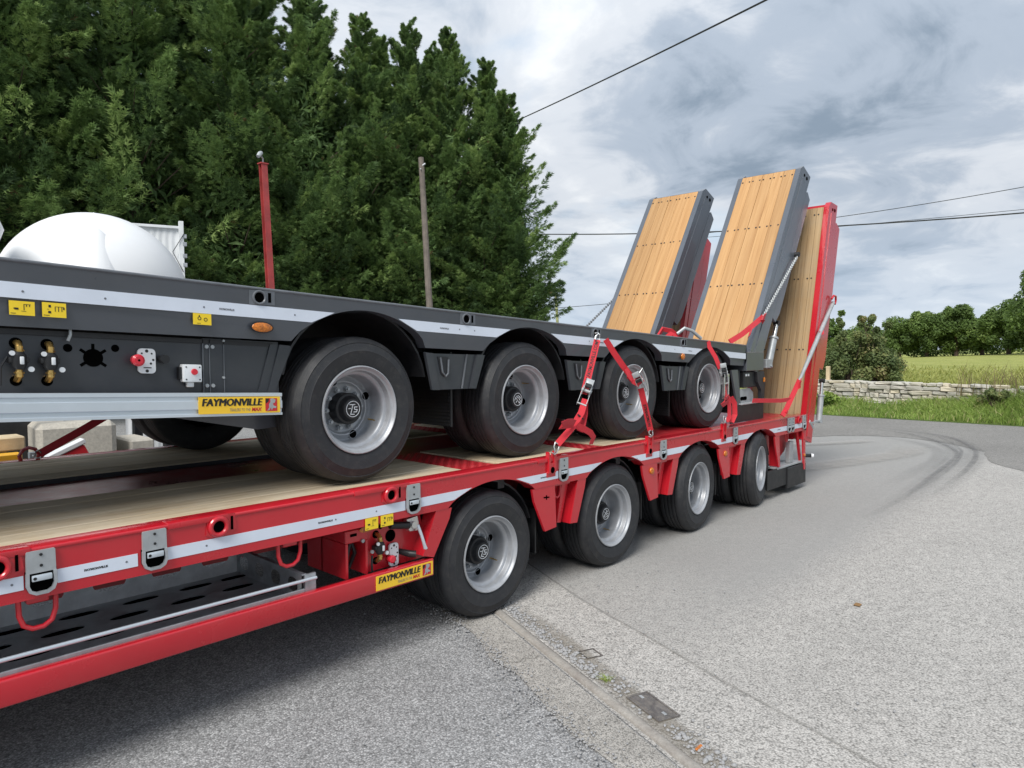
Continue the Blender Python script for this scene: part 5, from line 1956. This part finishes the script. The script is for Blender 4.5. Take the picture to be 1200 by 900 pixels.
def zu(x, dz):
    return 2.027 - .0485 * (x - .634) + dz + .008 * math.sin(math.pi * max(0, min(1, (x - .6) / 6.5)))


gry = thing('semi_trailer', 'anthracite grey low loader trailer riding on the deck of the red trailer', 'trailer', (3.4, 4.4, .945))
YUF = 5.58
U_ARCH = dict(xl=-.40, xr=.475, apex=-.056, pw=.66)
botU = lambda x: -.248 + .0052 * (x - .63)
for y0, y1 in ((YU, YU + .07), (YUF - .07, YUF)):
    mb = MB()
    mb.prism(rail_poly(-2.6, 7.122, XU, -.006, botU, n=22, **U_ARCH), y0, y1)
    # the lower part of the pressed beam folds inwards
    bmesh.ops.bisect_plane(mb.bm, geom=list(mb.bm.verts) + list(mb.bm.edges) + list(mb.bm.faces), plane_co=(0, 0, -.158), plane_no=(0, 0, 1))
    sg = 1 if y0 < 4 else -1
    for v in mb.bm.verts:
        if v.co.z < -.1585:
            v.co.y += sg * (-.158 - v.co.z) * .42
    mb.done('side_rail', M['grey'], gry, zf=zu)
MB().box(-2.6, 7.118, YU - .005, YU + .09, -.0065, .008, .006, 3).done('rail_cap', M['grey_edge'], gry, zf=zu)
MB().box(-2.6, 7.118, YUF - .09, YUF + .005, -.0065, .008, .006, 3).done('rail_cap', M['grey_edge'], gry, zf=zu)
MB().box(-2.6, 7.10, YU + .07, YUF - .07, -.05, -.008).done('deck', M['grey'], gry, zf=zu)
for q in tape_pieces([(-2.6, 7.1)], XU, -.084, -.143, botU, U_ARCH['xl'] - .012, U_ARCH['xr'] + .012, U_ARCH['apex'] + .006, U_ARCH['pw']):
    MB().prism(q, YU - .002, YU - .0002).done('reflective_tape', M['tape'], gry, zf=zu)
mb = MB()
for x in (1.45, 2.79, 4.42, 5.85):
    mb.text('FAYMONVILLE', .012, lambda u, v: (x + u, YU - .003, -.119 + v), bold=.0006, width=.07)
mb.done('tape_print', M['ink_grey'], gry, zf=zu, smooth=0)
mb = MB()
for x in (.70, .98, 1.38, 1.83, 2.95, 3.08, 4.3, 5.6):
    mb.cyl((x, YU - .003, -.113), (x, YU, -.113), .0045, 8)
mb.done('tape_rivet', M['ink_grey'], gry, zf=zu, kind='stuff')
# rope holes in the rail
def f_ucol(mb):
    mb.tube([(.03 * math.cos(2 * math.pi * k / 24), -.004, .03 * math.sin(2 * math.pi * k / 24)) for k in range(24)], .006, 8, closed=True)
    mb.prism([(-.05, -.034), (-.05, .034), (.08, .034), (.08, -.034)], -.003, 0)
def f_uhole(mb):
    mb.cyl((0, -.0045, 0), (0, -.0005, 0), .027, 24)
    mb.prism([(.045, -.022), (.06, -.022), (.06, .024), (.045, .024)], -.0045, -.0005)
UC = mk(f_ucol, 'rope_collar', M['grey_edge'])
UH = mk(f_uhole, 'collar_opening', M['hole'])
for x in (.1, 1.644, 3.007, 4.376, 5.742):
    c = (x, YU, zu(x, -.045))
    place('collar_opening', UH, place('rope_collar', UC, gry, c), c)
sticker(gry, .655, .736, -.150, -.203, YU - .004, zu, 0)
sticker(gry, .760, .840, -.147, -.203, YU - .004, zu, 1)
sticker(gry, 1.330, 1.411, -.143, -.193, YU - .004, zu, 2)
mb = MB(); mb.prism([(1.655 + .058 * math.cos(2 * math.pi * k / 28), -.186 + .028 * math.sin(2 * math.pi * k / 28)) for k in range(28)], YU - .006, YU); lm = mb.done('marker_lamp', M['black'], gry, zf=zu)
mb = MB(); mb.lathe([(.0, -.014), (.03, -.0125), (.05, -.008), (.053, -.005), (.053, 0)], 28, mtx=Matrix.Translation((1.655, YU, -.186)) @ Matrix.Diagonal((1, 1, .44, 1))); mb.done('lens', M['amber'], lm, zf=zu)
mb = MB(); mb.tube([(5.745, YU, -.172), (5.745, YU - .012, -.172), (5.745, YU - .02, -.172)], [.03, .028, .012], 16); mb.done('marker_lamp', M['amber'], gry, zf=zu)
# equipment panel and front skirt
YP = YU + .085
mb = MB(); mb.box(-2.6, 1.402, YP, YP + .01, -.530, -.275); mb.done('equipment_panel', M['grey_shaded'], gry, zf=zu)
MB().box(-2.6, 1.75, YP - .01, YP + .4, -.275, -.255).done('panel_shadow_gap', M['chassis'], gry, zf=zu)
MB().box(1.404, 1.78, YP - .006, YP + .006, -.530, -.250).done('front_skirt', M['grey_shaded'], gry, zf=zu)
mb = MB()
mb.prism([(1.735, -.262), (1.785, -.262), (1.72, -.505), (1.665, -.505)], YP - .014, YP - .004)
mb.done('skirt_fold', M['grey_shaded'], gry, zf=zu)
mb = MB()
mb.prism([(1.78, -.262), (1.838, -.265), (1.842, -.28), (1.745, -.51), (1.712, -.505)], YP - .022, YP - .004)
mb.done('skirt_flange', M['grey_shaded'], gry, zf=zu)
mb = MB()
for x in (1.402, 1.432):
    mb.box(x, x + .004, YP - .010, YP - .001, -.525, -.255)
mb.box(1.500, 1.5035, YP - .010, YP - .004, -.50, -.26)
mb.done('panel_seam', M['grey_edge'], gry, zf=zu)
mb = MB()
for x, z in ((1.42, -.288), (1.447, -.288), (1.418, -.468), (1.446, -.468), (1.5, -.257), (1.497, -.43)):
    mb.cyl((x, YP - .002, z), (x, YP - .016, z), .009 if x < 1.49 else .006, 8)
mb.split('panel_bolt', M['galv_pale'], gry, zf=zu)
MB().prism([(YU - .02, -.500), (YU - .02, -.515), (YU - .014, -.519), (YU - .014, -.533), (YU - .02, -.537), (YU - .02, -.572), (YU - .012, -.578), (YU - .012, -.590), (YU - .02, -.595), (YU - .02, -.606), (YU + .02, -.606), (YU + .02, -.500)], -2.6, 1.742, 'x').done('guard_rail', M['alu'], gry, zf=zu)
logo_plate(gry, 1.335, 1.728, -.517, -.594, YU - .0245, zu, M['yellow_logo'])
for x in (.690, .793):
    valve_unit(gry, x, zu(x, 0) * 0 - .372, YP, zu)
mb = MB(); mb.tube([(.655, YP - .03, -.36), (.632, YP - .035, -.40), (.63, YP - .035, -.47)], .004, 6); mb.done('release_rod', M['chassis'], gry, zf=zu)
mb = MB()
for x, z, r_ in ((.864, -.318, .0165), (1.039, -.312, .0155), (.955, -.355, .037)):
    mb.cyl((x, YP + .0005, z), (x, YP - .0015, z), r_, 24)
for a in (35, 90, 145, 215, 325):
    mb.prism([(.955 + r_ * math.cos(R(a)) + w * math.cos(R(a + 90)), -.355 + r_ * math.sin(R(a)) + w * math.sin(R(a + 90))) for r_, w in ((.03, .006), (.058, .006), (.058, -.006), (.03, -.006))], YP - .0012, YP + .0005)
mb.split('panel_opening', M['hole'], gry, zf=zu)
p = dial_plate(gry, 1.158, -.362, YP - .004, zu, .072, .108, 1)
mb = MB(); mb.tube([(1.112, YP, -.36), (1.112, YP - .02, -.36), (1.112, YP - .05, -.36), (1.112, YP - .058, -.36)], [.013, .023, .026, .017], 16); mb.done('red_knob', M['knob_red'], gry, zf=zu)
mb = MB(); mb.cyl((1.112, YP - .0585, -.36), (1.112, YP - .0575, -.36), .005, 10); mb.done('knob_socket', M['hole'], gry, zf=zu)
mb = MB(); mb.tube([(1.218, YP, -.352), (1.225, YP - .03, -.352), (1.225, YP - .045, -.352)], [.014, .020, .019], 12); mb.done('black_handle', M['black'], gry, zf=zu)
bx = MB().box(1.300, 1.383, YP - .045, YP, -.452, -.372, .006, 2).done('control_box', M['white'], gry, zf=zu)
mb = MB(); mb.tube([(1.348, YP - .044, -.405), (1.348, YP - .052, -.405)], [.015, .013], 16); mb.done('red_button', M['knob_red'], bx, zf=zu)
MB().box(1.322, 1.352, YP - .03, YP - .01, -.475, -.452, .003, 1).done('cable_gland', M['white'], bx, zf=zu)
mb = MB()
for x, z in ((1.312, -.384), (1.372, -.384), (1.312, -.440), (1.372, -.440)):
    mb.cyl((x, YP - .0445, z), (x, YP - .0462, z), .0035, 8)
mb.split('box_screw', M['ink'], bx, zf=zu)
MB().box(1.288, 1.298, YP - .03, YP, -.44, -.385).done('box_bracket', M['black'], gry, zf=zu)
mb = MB(); mb.tube([(.866, YP + .02, -.235), (.868, YP - .03, -.243), (.866, YP - .035, -.265), (.858, YP - .03, -.29)], .006, 8); mb.done('rope_hook', M['galv_pale'], gry, zf=zu)
# skirts between the wheels
for k, X in enumerate(XU):
    if k < 3:
        YS = YU + .03
        mb = MB(); mb.prism([(X + .475, -.262), (X + .545, -.268), (X + .885, -.262), (X + .97, -.258), (X + .885, -.478), (X + .53, -.488)], YS + .012, YS + .024); mb.done('skirt', M['grey_shaded'], gry, zf=zu)
        mb = MB(); mb.prism([(X + .475, -.266), (X + .53, -.266), (X + .585, -.488), (X + .525, -.488)], YS, YS + .011); mb.done('skirt_flange', M['grey_shaded'], gry, zf=zu)
        mb = MB(); mb.prism([(X + .90, -.262), (X + .97, -.262), (X + .890, -.478), (X + .840, -.478)], YS - .004, YS + .011); mb.done('skirt_flange', M['grey_shaded'], gry, zf=zu)
        mb = MB(); mb.prism([(X + .815, -.262), (X + .822, -.262), (X + .778, -.478), (X + .771, -.478)], YS + .002, YS + .011); mb.done('skirt_rib', M['grey_edge'], gry, zf=zu)
        mb = MB(); mb.prism([(X + .575, -.285), (X + .66, -.285), (X + .664, -.36), (X + .65, -.395), (X + .62, -.405), (X + .60, -.39)], YS + .006, YS + .0115); mb.done('skirt_pocket', M['chassis'], gry, zf=zu)
        mb = MB(); mb.tube([(X + .595, YS + .004, -.29), (X + .61, YS + .002, -.38), (X + .635, YS + .002, -.405), (X + .655, YS + .002, -.385), (X + .66, YS + .002, -.30)], .006, 8); mb.done('pocket_rim', M['grey_edge'], gry, zf=zu)
    for j in range(1):
        MB().box(X + .745, X + .76, YU + .11, YU + .66, -.725, -.25).done('spray_flap', M['black'], gry, zf=zu)
    mb = MB()
    out, inn = [], []
    for j in range(17):
        t = R(8 + 164 * j / 16)
        out.append((X + .035 + .475 * math.cos(t), -.47 + .43 * math.sin(t)))
        inn.append((X + .035 + .463 * math.cos(t), -.47 + .418 * math.sin(t)))
    mb.prism(out + inn[::-1], YU + .071, YU + .66)
    mb.done('mudguard', M['chassis'], gry, zf=zu)
    mb = MB(); mb.cyl((X, YU + .25, 1.352 - .019 * k), (X, YUF - .2, 1.352 - .019 * k), .07, 14); mb.done('axle', M['chassis'], gry)
    wheel(gry, X, 3.153, 1.356 - .0190 * k + (.004, .0, -.002, -.004)[k], 0, R((8, -50, 20, 65)[k]))
    wheel(gry, X, YUF - .03, 1.356 - .0190 * k, 0, 0, True)
# grooved rubber on the spray flaps
fl = MB()
for X in XU:
    for z in np.arange(-.72, -.47, .022):
        fl.box(X + .738, X + .7445, YU + .12, YU + .65, z, z + .011)
fl.done('flap_groove', M['black'], gry, zf=zu, kind='stuff')
for y in (4.0, 4.6):
    MB().box(-2.6, 7.1, y, y + .1, -.55, -.05).done('main_beam', M['chassis'], gry, zf=zu)
mb = MB()
mb.prism([(1.0, -.60), (2.0, -.55), (2.2, -.66), (1.75, -.70), (1.3, -.62)], YU + .25, YU + .4)
mb.done('suspension_arm', M['grey'], gry, zf=zu)
# rear frame with lamp bracket
MB().box(7.126, 7.578, YU + .0, YU + .5, 1.440, 1.645, .006, 1).done('rear_block', M['grey'], gry)
MB().box(7.14, 7.56, YU + .03, YU + .45, 1.26, 1.436, .01, 1).done('lamp_housing', M['black'], gry)
mb = MB(); mb.box(7.17, 7.205, YU + .026, YU + .03, 1.385, 1.41); mb.box(7.225, 7.26, YU + .026, YU + .03, 1.385, 1.41); mb.split('housing_label', M['white'], gry)
mb = MB(); mb.prism([(7.08, 1.25), (7.35, 1.25), (7.44, 1.20), (7.46, 1.02), (7.08, 1.02)], YU + .06, YU + .07); mb.done('rear_plate', M['galv_pale'], gry)
mb = MB(); mb.prism([(7.11, 1.145), (7.13, 1.165), (7.26, 1.165), (7.28, 1.145), (7.26, 1.125), (7.13, 1.125)], YU + .057, YU + .061); mb.box(7.1, 7.3, YU + .057, YU + .061, 1.05, 1.065); mb.split('plate_slot', M['hole'], gry)
mb = MB(); mb.prism([(7.40, 1.43), (7.585, 1.43), (7.62, 1.30), (7.60, 1.10), (7.53, 1.10), (7.52, 1.22), (7.42, 1.32)], YU + .0, YU + .04); mb.done('lamp_bracket', M['chassis'], gry)
MB().box(7.565, 7.60, YU - .012, YU + .0, 1.31, 1.36, .004, 1).done('marker_lamp', M['amber'], gry)
MB().box(7.02, 7.55, YU + .0, YU + .3, 1.085, 1.10, .003, 1).done('flap_bar', M['galv_pale'], gry)
MB().box(6.80, 7.63, YU + .02, YU + .032, .905, 1.083).done('rear_mudflap', M['black'], gry)
mb = MB(); mb.prism([(6.83, 1.46), (6.98, 1.46), (7.06, 1.10), (6.98, 1.08)], YU + .03, YU + .05); mb.done('rear_skirt', M['grey'], gry)
MB().box(6.98, 7.10, YU + .06, YU + .10, 1.0, 1.45).done('rear_post', M['chassis'], gry)
build_ramp(gry, (7.182, 1.56), 57.8, 3.14, 3.93, 2.705, 5, M['grey_light'], M['wood_new'], .062, .30, .45, (.75, 2.60))
build_ramp(gry, (7.18, 1.56), 57.8, 4.39, 5.20, 2.605, 5, M['grey_light'], M['wood_new'], .065, .30, .45, (.75, 2.50))
ram(gry, (8.10, 3.2, 1.975), (7.86, 3.2, 1.47), .042)
MB().box(7.72, 7.90, 3.16, 3.24, 1.46, 1.56, .005, 1).done('ram_bracket', M['galv_pale'], gry)


# ------------------------------------------------------------------ straps and stays
def hook(p, d, s=.03):
    """bent wire claw hook from p along unit direction d"""
    p, d = Vector(p), Vector(d).normalized()
    side = d.cross(Vector((0, 1, 0))).normalized()
    mb = MB()
    for k in (-1, 1):
        a = p + side * (.026 * k)
        mb.tube([p + side * .026 * k - d * .004, a + d * s * .9, p + side * .010 * k + d * s * 1.9 + Vector((0, -.008, 0)), p + side * .006 * k + d * s * 2.4, p + side * .012 * k + d * s * 2.2 + Vector((0, .02, 0))], .0048, 8)
    mb.tube([p - side * .028 - d * .004, p + side * .028 - d * .004], .0048, 8)
    return mb


def strap_text(o, pts, w, s, size, off, bold=.001):
    """print running along the first straight run of the strap"""
    a, b = Vector(pts[0]), Vector(pts[1])
    d = (b - a).normalized()
    v = d.cross(Vector((.8, .6, -.08))).normalized()
    if v.x > 0:
        v = -v
    nn = Vector((-.8, -.6, .08)); nn = (nn - d * nn.dot(d)).normalized()
    mb = MB()
    mb.text(s, size, lambda x, y: tuple(a + d * (x + .03) + v * (y - size * .35) + nn * off), bold=bold, width=(b - a).length - .05)
    mb.done('strap_print', M['ink'], o, smooth=0)


def ratchet(root, c, d):
    """steel ratchet buckle lying along d"""
    c, d = Vector(c), Vector(d).normalized()
    v = d.cross(Vector((.8, .6, -.08))).normalized()
    n = Vector((-.8, -.6, .08)); n = (n - d * n.dot(d)).normalized()
    m = Matrix.Translation(c) @ frame(d, v, n).to_4x4()
    mb = MB()
    for s in (-1, 1):
        mb.prism([(-.075, -.012), (.05, -.018), (.085, .0), (.08, .03), (.04, .036), (-.06, .012)], s * .032 - .002, s * .032 + .002, 'y', m)
        mb.prism([(.0, .02), (.12, .03), (.135, .05), (.02, .055)], s * .026 - .002, s * .026 + .002, 'y', m)
    mb.box(.09, .135, -.03, .03, .03, .05, .006, 2, m)
    mb.cyl(m @ Vector((.045, -.038, .018)), m @ Vector((.045, .038, .018)), .014, 12)
    mb.cyl(m @ Vector((-.065, -.036, .0)), m @ Vector((-.065, .036, .0)), .007, 8)
    o = mb.done('ratchet', M['galv_pale'], root)
    mb = MB(); mb.box(.052, .082, -.024, .024, .045, .062, .003, 1, m); mb.done('ratchet_grip', M['black'], o)
    return o


G = 'ratchet straps holding down the grey trailer'
# front strap, leaning right, with printed webbing
s1 = thing('ratchet_strap', 'printed red ratchet strap between second and third grey trailer wheels, leaning right', 'strap', (3.66, 2.96, .96), G)
top, mid, low = (4.345, 3.085, 1.755), (4.045, 2.99, 1.36), (3.695, 2.955, 1.035)
mb = MB(); mb.strap([top, tuple(Vector(top).lerp(Vector(mid), .5)), mid], .050, .003); o = mb.done('webbing', M['web'], s1)
strap_text(o, [mid, top], .05, 'WWW.FAYMONVILLE.COM', .038, .0032, .0008)
rd = Vector(top) - Vector(low)
ratchet(s1, (4.03, 2.975, 1.34), rd)
mb = MB()
mb.strap([(4.03, 2.965, 1.325), (3.955, 2.945, 1.235), (3.86, 2.95, 1.14), low], .047, .004)
mb.strap([(4.05, 2.985, 1.30), (4.035, 2.975, 1.22), (3.99, 2.96, 1.15), (3.95, 2.955, 1.10)], .047, .003)
mb.done('webbing_tail', M['web'], s1)
mb = MB()
# loose end tied round the strap: two loops
mb.strap([(3.86, 2.93, 1.17), (3.80, 2.915, 1.185), (3.73, 2.90, 1.19), (3.685, 2.905, 1.178), (3.69, 2.925, 1.16), (3.76, 2.935, 1.157), (3.86, 2.938, 1.155)], .045, .003, (.1, -.5, 1))
mb.strap([(3.88, 2.93, 1.15), (3.95, 2.915, 1.12), (4.01, 2.905, 1.09), (4.055, 2.91, 1.05), (4.05, 2.93, 1.0)], .045, .003, (.35, -.4, 1))
o = mb.done('strap_end', M['web'], s1)
mb = MB(); mb.strap([(3.905, 2.94, 1.225), (3.94, 2.937, 1.205), (3.975, 2.94, 1.185)], .012, .003, (0, 0, 1)); mb.done('rubber_band', M['black'], s1)
hook(low, (-.45, 0, -.85)).done('claw_hook', M['steel'], s1)
hook(top, (.25, .05, 1), .022).done('claw_hook', M['steel'], s1)
# second strap from the same anchor leaning left
s2 = thing('ratchet_strap', 'twisted red ratchet strap crossing the third grey trailer wheel, leaning left', 'strap', (4.93, 2.96, .96), G)
top, mid, low = (4.455, 3.085, 1.758), (4.72, 2.985, 1.415), (4.905, 2.955, 1.02)
mb = MB(); mb.strap([top, (4.53, 3.055, 1.65), (4.60, 3.02, 1.55), (4.68, 2.99, 1.46)], .046, .003); o = mb.done('webbing', M['web'], s2)
mb = MB()
mb.strap([(4.63, 2.99, 1.475), (4.66, 2.96, 1.43), (4.71, 2.945, 1.405), (4.76, 2.945, 1.42), (4.75, 2.965, 1.455), (4.69, 2.975, 1.46)], .045, .004, (.4, -.3, .9))
mb.strap([(4.60, 2.99, 1.53), (4.61, 2.975, 1.48), (4.65, 2.965, 1.44)], .04, .004, (1, -.2, .4))
mb.done('strap_end', M['web'], s2)
ratchet(s2, (4.755, 2.965, 1.395), Vector((-.5, .1, .86)))
mb = MB(); mb.tube([(4.70, 2.955, 1.47), (4.75, 2.94, 1.53), (4.79, 2.935, 1.46), (4.845, 2.94, 1.36), (4.84, 2.945, 1.31)], .0055, 8); mb.done('ratchet_handle', M['steel'], s2)
mb = MB(); mb.strap([(4.76, 2.96, 1.37), (4.82, 2.955, 1.22), low], .048, .004); o = mb.done('webbing', M['web'], s2)
strap_text(o, [(4.905, 2.955, 1.03), (4.80, 2.955, 1.26)], .05, 'FAYMONVILLE', .032, .005, .0008)
hook(low, (.3, 0, -.9), .022).done('claw_hook', M['steel'], s2)
# rear strap over the rail
s3 = thing('ratchet_strap', 'red ratchet strap with bundled tail hanging over the rearmost grey trailer wheel', 'strap', (6.28, 2.96, .96), G)
mb = MB(); mb.strap([(6.24, 3.2, 1.755), (6.235, 3.122, 1.752), (6.24, 3.115, 1.70), (6.26, 3.06, 1.60), (6.295, 3.03, 1.49)], .046, .003, (1, -.6, .2)); mb.done('webbing', M['web'], s3)
ratchet(s3, (6.315, 3.0, 1.41), Vector((-.12, .1, 1)))
mb = MB()
mb.box(6.275, 6.292, 2.97, 3.0, 1.20, 1.44, .004, 1); mb.box(6.360, 6.377, 2.97, 3.0, 1.20, 1.44, .004, 1); mb.box(6.275, 6.377, 2.972, 2.998, 1.405, 1.44, .004, 1)
mb.done('ratchet_frame', M['steel'], s3)
mb = MB(); mb.strap([(6.320, 3.0, 1.36), (6.320, 2.98, 1.25), (6.325, 2.97, 1.19)], .05, .004, (1, 0, 0)); mb.strap([(6.330, 2.96, 1.22), (6.350, 2.955, 1.12), (6.340, 2.95, 1.02), (6.280, 2.955, .99)], .05, .004, (1, -.3, .2)); mb.strap([(6.390, 2.96, 1.21), (6.450, 2.95, 1.15), (6.450, 2.945, 1.04), (6.390, 2.95, .97), (6.320, 2.955, .98)], .05, .004, (.7, -.7, .1)); mb.done('strap_end', M['web'], s3)
mb = MB(); mb.strap([(6.330, 2.965, 1.205), (6.270, 2.94, 1.22), (6.210, 2.935, 1.205), (6.195, 2.95, 1.17), (6.240, 2.955, 1.15), (6.310, 2.955, 1.17)], .06, .004, (.1, -.5, 1)); mb.done('strap_loop', M['web'], s3)
hook((6.250, 2.955, 1.03), (-.3, 0, -1), .025).done('claw_hook', M['steel'], s3)
# strap on the far side at left
s4 = thing('ratchet_strap', 'dark red strap rising from a ring on the far left edge of the red deck', 'strap', (1.22, 5.45, .95), G)
mb = MB(); mb.strap([(1.27, 5.43, 1.0), (1.50, 5.40, 1.13), (1.80, 5.36, 1.31)], .055, .004); mb.done('webbing', M['web'], s4)
mb = MB(); mb.tube([(1.175, 5.45, .952), (1.165, 5.45, 1.0), (1.185, 5.45, 1.035), (1.22, 5.45, 1.048), (1.255, 5.45, 1.035), (1.275, 5.45, 1.0), (1.265, 5.45, .952)], .012, 8); mb.done('ring', M['red'], s4)
hook((1.28, 5.43, 1.005), (-.8, 0, -.5), .018).done('claw_hook', M['steel'], s4)


def chain(pts, n, r, lw):
    """steel links, alternate links turned a quarter"""
    pts = [Vector(p) for p in pts]
    mb = MB()
    tot = (pts[-1] - pts[0]).length
    d = (pts[-1] - pts[0]).normalized()
    a = d.orthogonal().normalized()
    b = d.cross(a)
    ll = tot / n * 1.32
    for k in range(n):
        c = pts[0] + d * tot * (k + .5) / n
        s = a if k % 2 else b
        ring = []
        for j in range(14):
            t = 2 * math.pi * j / 14
            ring.append(c + d * (ll / 2 * math.cos(t)) + s * (lw * math.sin(t)))
        mb.tube(ring, r, 5, closed=True)
    return mb


c1 = thing('ramp_stay', 'chain and red strap stay tied from the tall near grey ramp to the deck', 'ramp stay', (6.75, 3.14, 1.74))
chain([(8.46, 3.11, 2.77), (7.53, 3.12, 2.04)], 52, .0065, .012).done('chain', M['galv_pale'], c1)
mb = MB(); mb.tube([(8.44, 3.13, 2.74), (8.48, 3.1, 2.80), (8.50, 3.14, 2.81)], .014, 8); mb.cyl((8.48, 3.09, 2.80), (8.48, 3.15, 2.80), .03, 12); mb.done('shackle', M['chassis'], c1)
mb = MB()
mb.strap([(7.52, 3.12, 2.03), (7.25, 3.12, 1.93), (7.0, 3.13, 1.83), (6.78, 3.16, 1.752)], .055, .012)
mb.strap([(7.55, 3.105, 2.05), (7.46, 3.09, 2.03), (7.40, 3.09, 1.99), (7.46, 3.09, 1.97)], .05, .006, (-.4, -.4, .9))
mb.strap([(7.18, 3.10, 1.89), (7.10, 3.08, 1.84), (7.05, 3.08, 1.80), (7.10, 3.09, 1.85)], .04, .006, (-.4, -.4, .9))
mb.done('webbing', M['web'], c1)
c2 = thing('ramp_stay', 'grey sleeved stay with red strap running from the red ramp down to the rail', 'ramp stay', (7.7, 2.96, .93))
mb = MB(); mb.tube([(9.30, 2.955, 2.26), (8.9, 2.955, 1.93), (8.5, 2.955, 1.585), (8.17, 2.955, 1.305)], [.022, .026, .025, .018], 12); mb.done('sleeve', M['galv_pale'], c2)
mb = MB(); mb.tube([(9.22, 2.95, 2.30), (9.28, 2.945, 2.345), (9.36, 2.945, 2.34), (9.38, 2.95, 2.29), (9.345, 2.95, 2.24)], .013, 8); mb.strap([(8.80, 2.948, 1.86), (8.84, 2.93, 1.87), (8.87, 2.95, 1.90)], .05, .01); mb.done('red_hook', M['red'], c2)
mb = MB()
mb.strap([(8.18, 2.955, 1.315), (8.05, 2.955, 1.21), (7.91, 2.955, 1.10), (7.80, 2.955, 1.01), (7.69, 2.96, .935)], .055, .012)
mb.strap([(8.17, 2.94, 1.32), (8.10, 2.925, 1.29), (8.09, 2.93, 1.22), (8.15, 2.94, 1.26)], .045, .008, (-.6, -.5, .7))
mb.strap([(7.92, 2.96, 1.105), (7.72, 2.99, 1.10), (7.50, 3.05, 1.11), (7.27, 3.12, 1.12)], .045, .008, (0, -.2, 1))
mb.done('webbing', M['web'], c2)
mb = MB(); mb.cyl((7.76, 2.93, .975), (7.76, 2.97, .975), .022, 12); mb.done('buckle', M['knob_red'], c2)
c3 = thing('ramp_stay', 'dark chain stay from the far grey ramp down to the grey deck', 'ramp stay', (7.15, 5.25, 1.73))
chain([(7.74, 5.22, 2.35), (6.82, 5.24, 1.77)], 46, .0065, .012).done('chain', M['rack'], c3)
c4 = thing('deck_strap', 'small bundle of red strap and grey hook lying on the grey deck between the ramps', 'strap', (6.5, 3.75, 1.75))
mb = MB()
mb.strap([(6.42, 3.80, 1.80), (6.49, 3.77, 1.89), (6.58, 3.72, 1.87), (6.66, 3.66, 1.80)], .05, .02, (.2, -.5, 1))
mb.strap([(6.45, 3.75, 1.77), (6.56, 3.71, 1.84), (6.62, 3.66, 1.80)], .05, .02, (.2, .5, 1))
mb.done('webbing', M['web'], c4)
mb = MB(); mb.tube([(6.60, 3.66, 1.84), (6.65, 3.60, 1.90), (6.72, 3.55, 1.87), (6.82, 3.5, 1.79)], .018, 8); mb.done('hook', M['galv_pale'], c4)
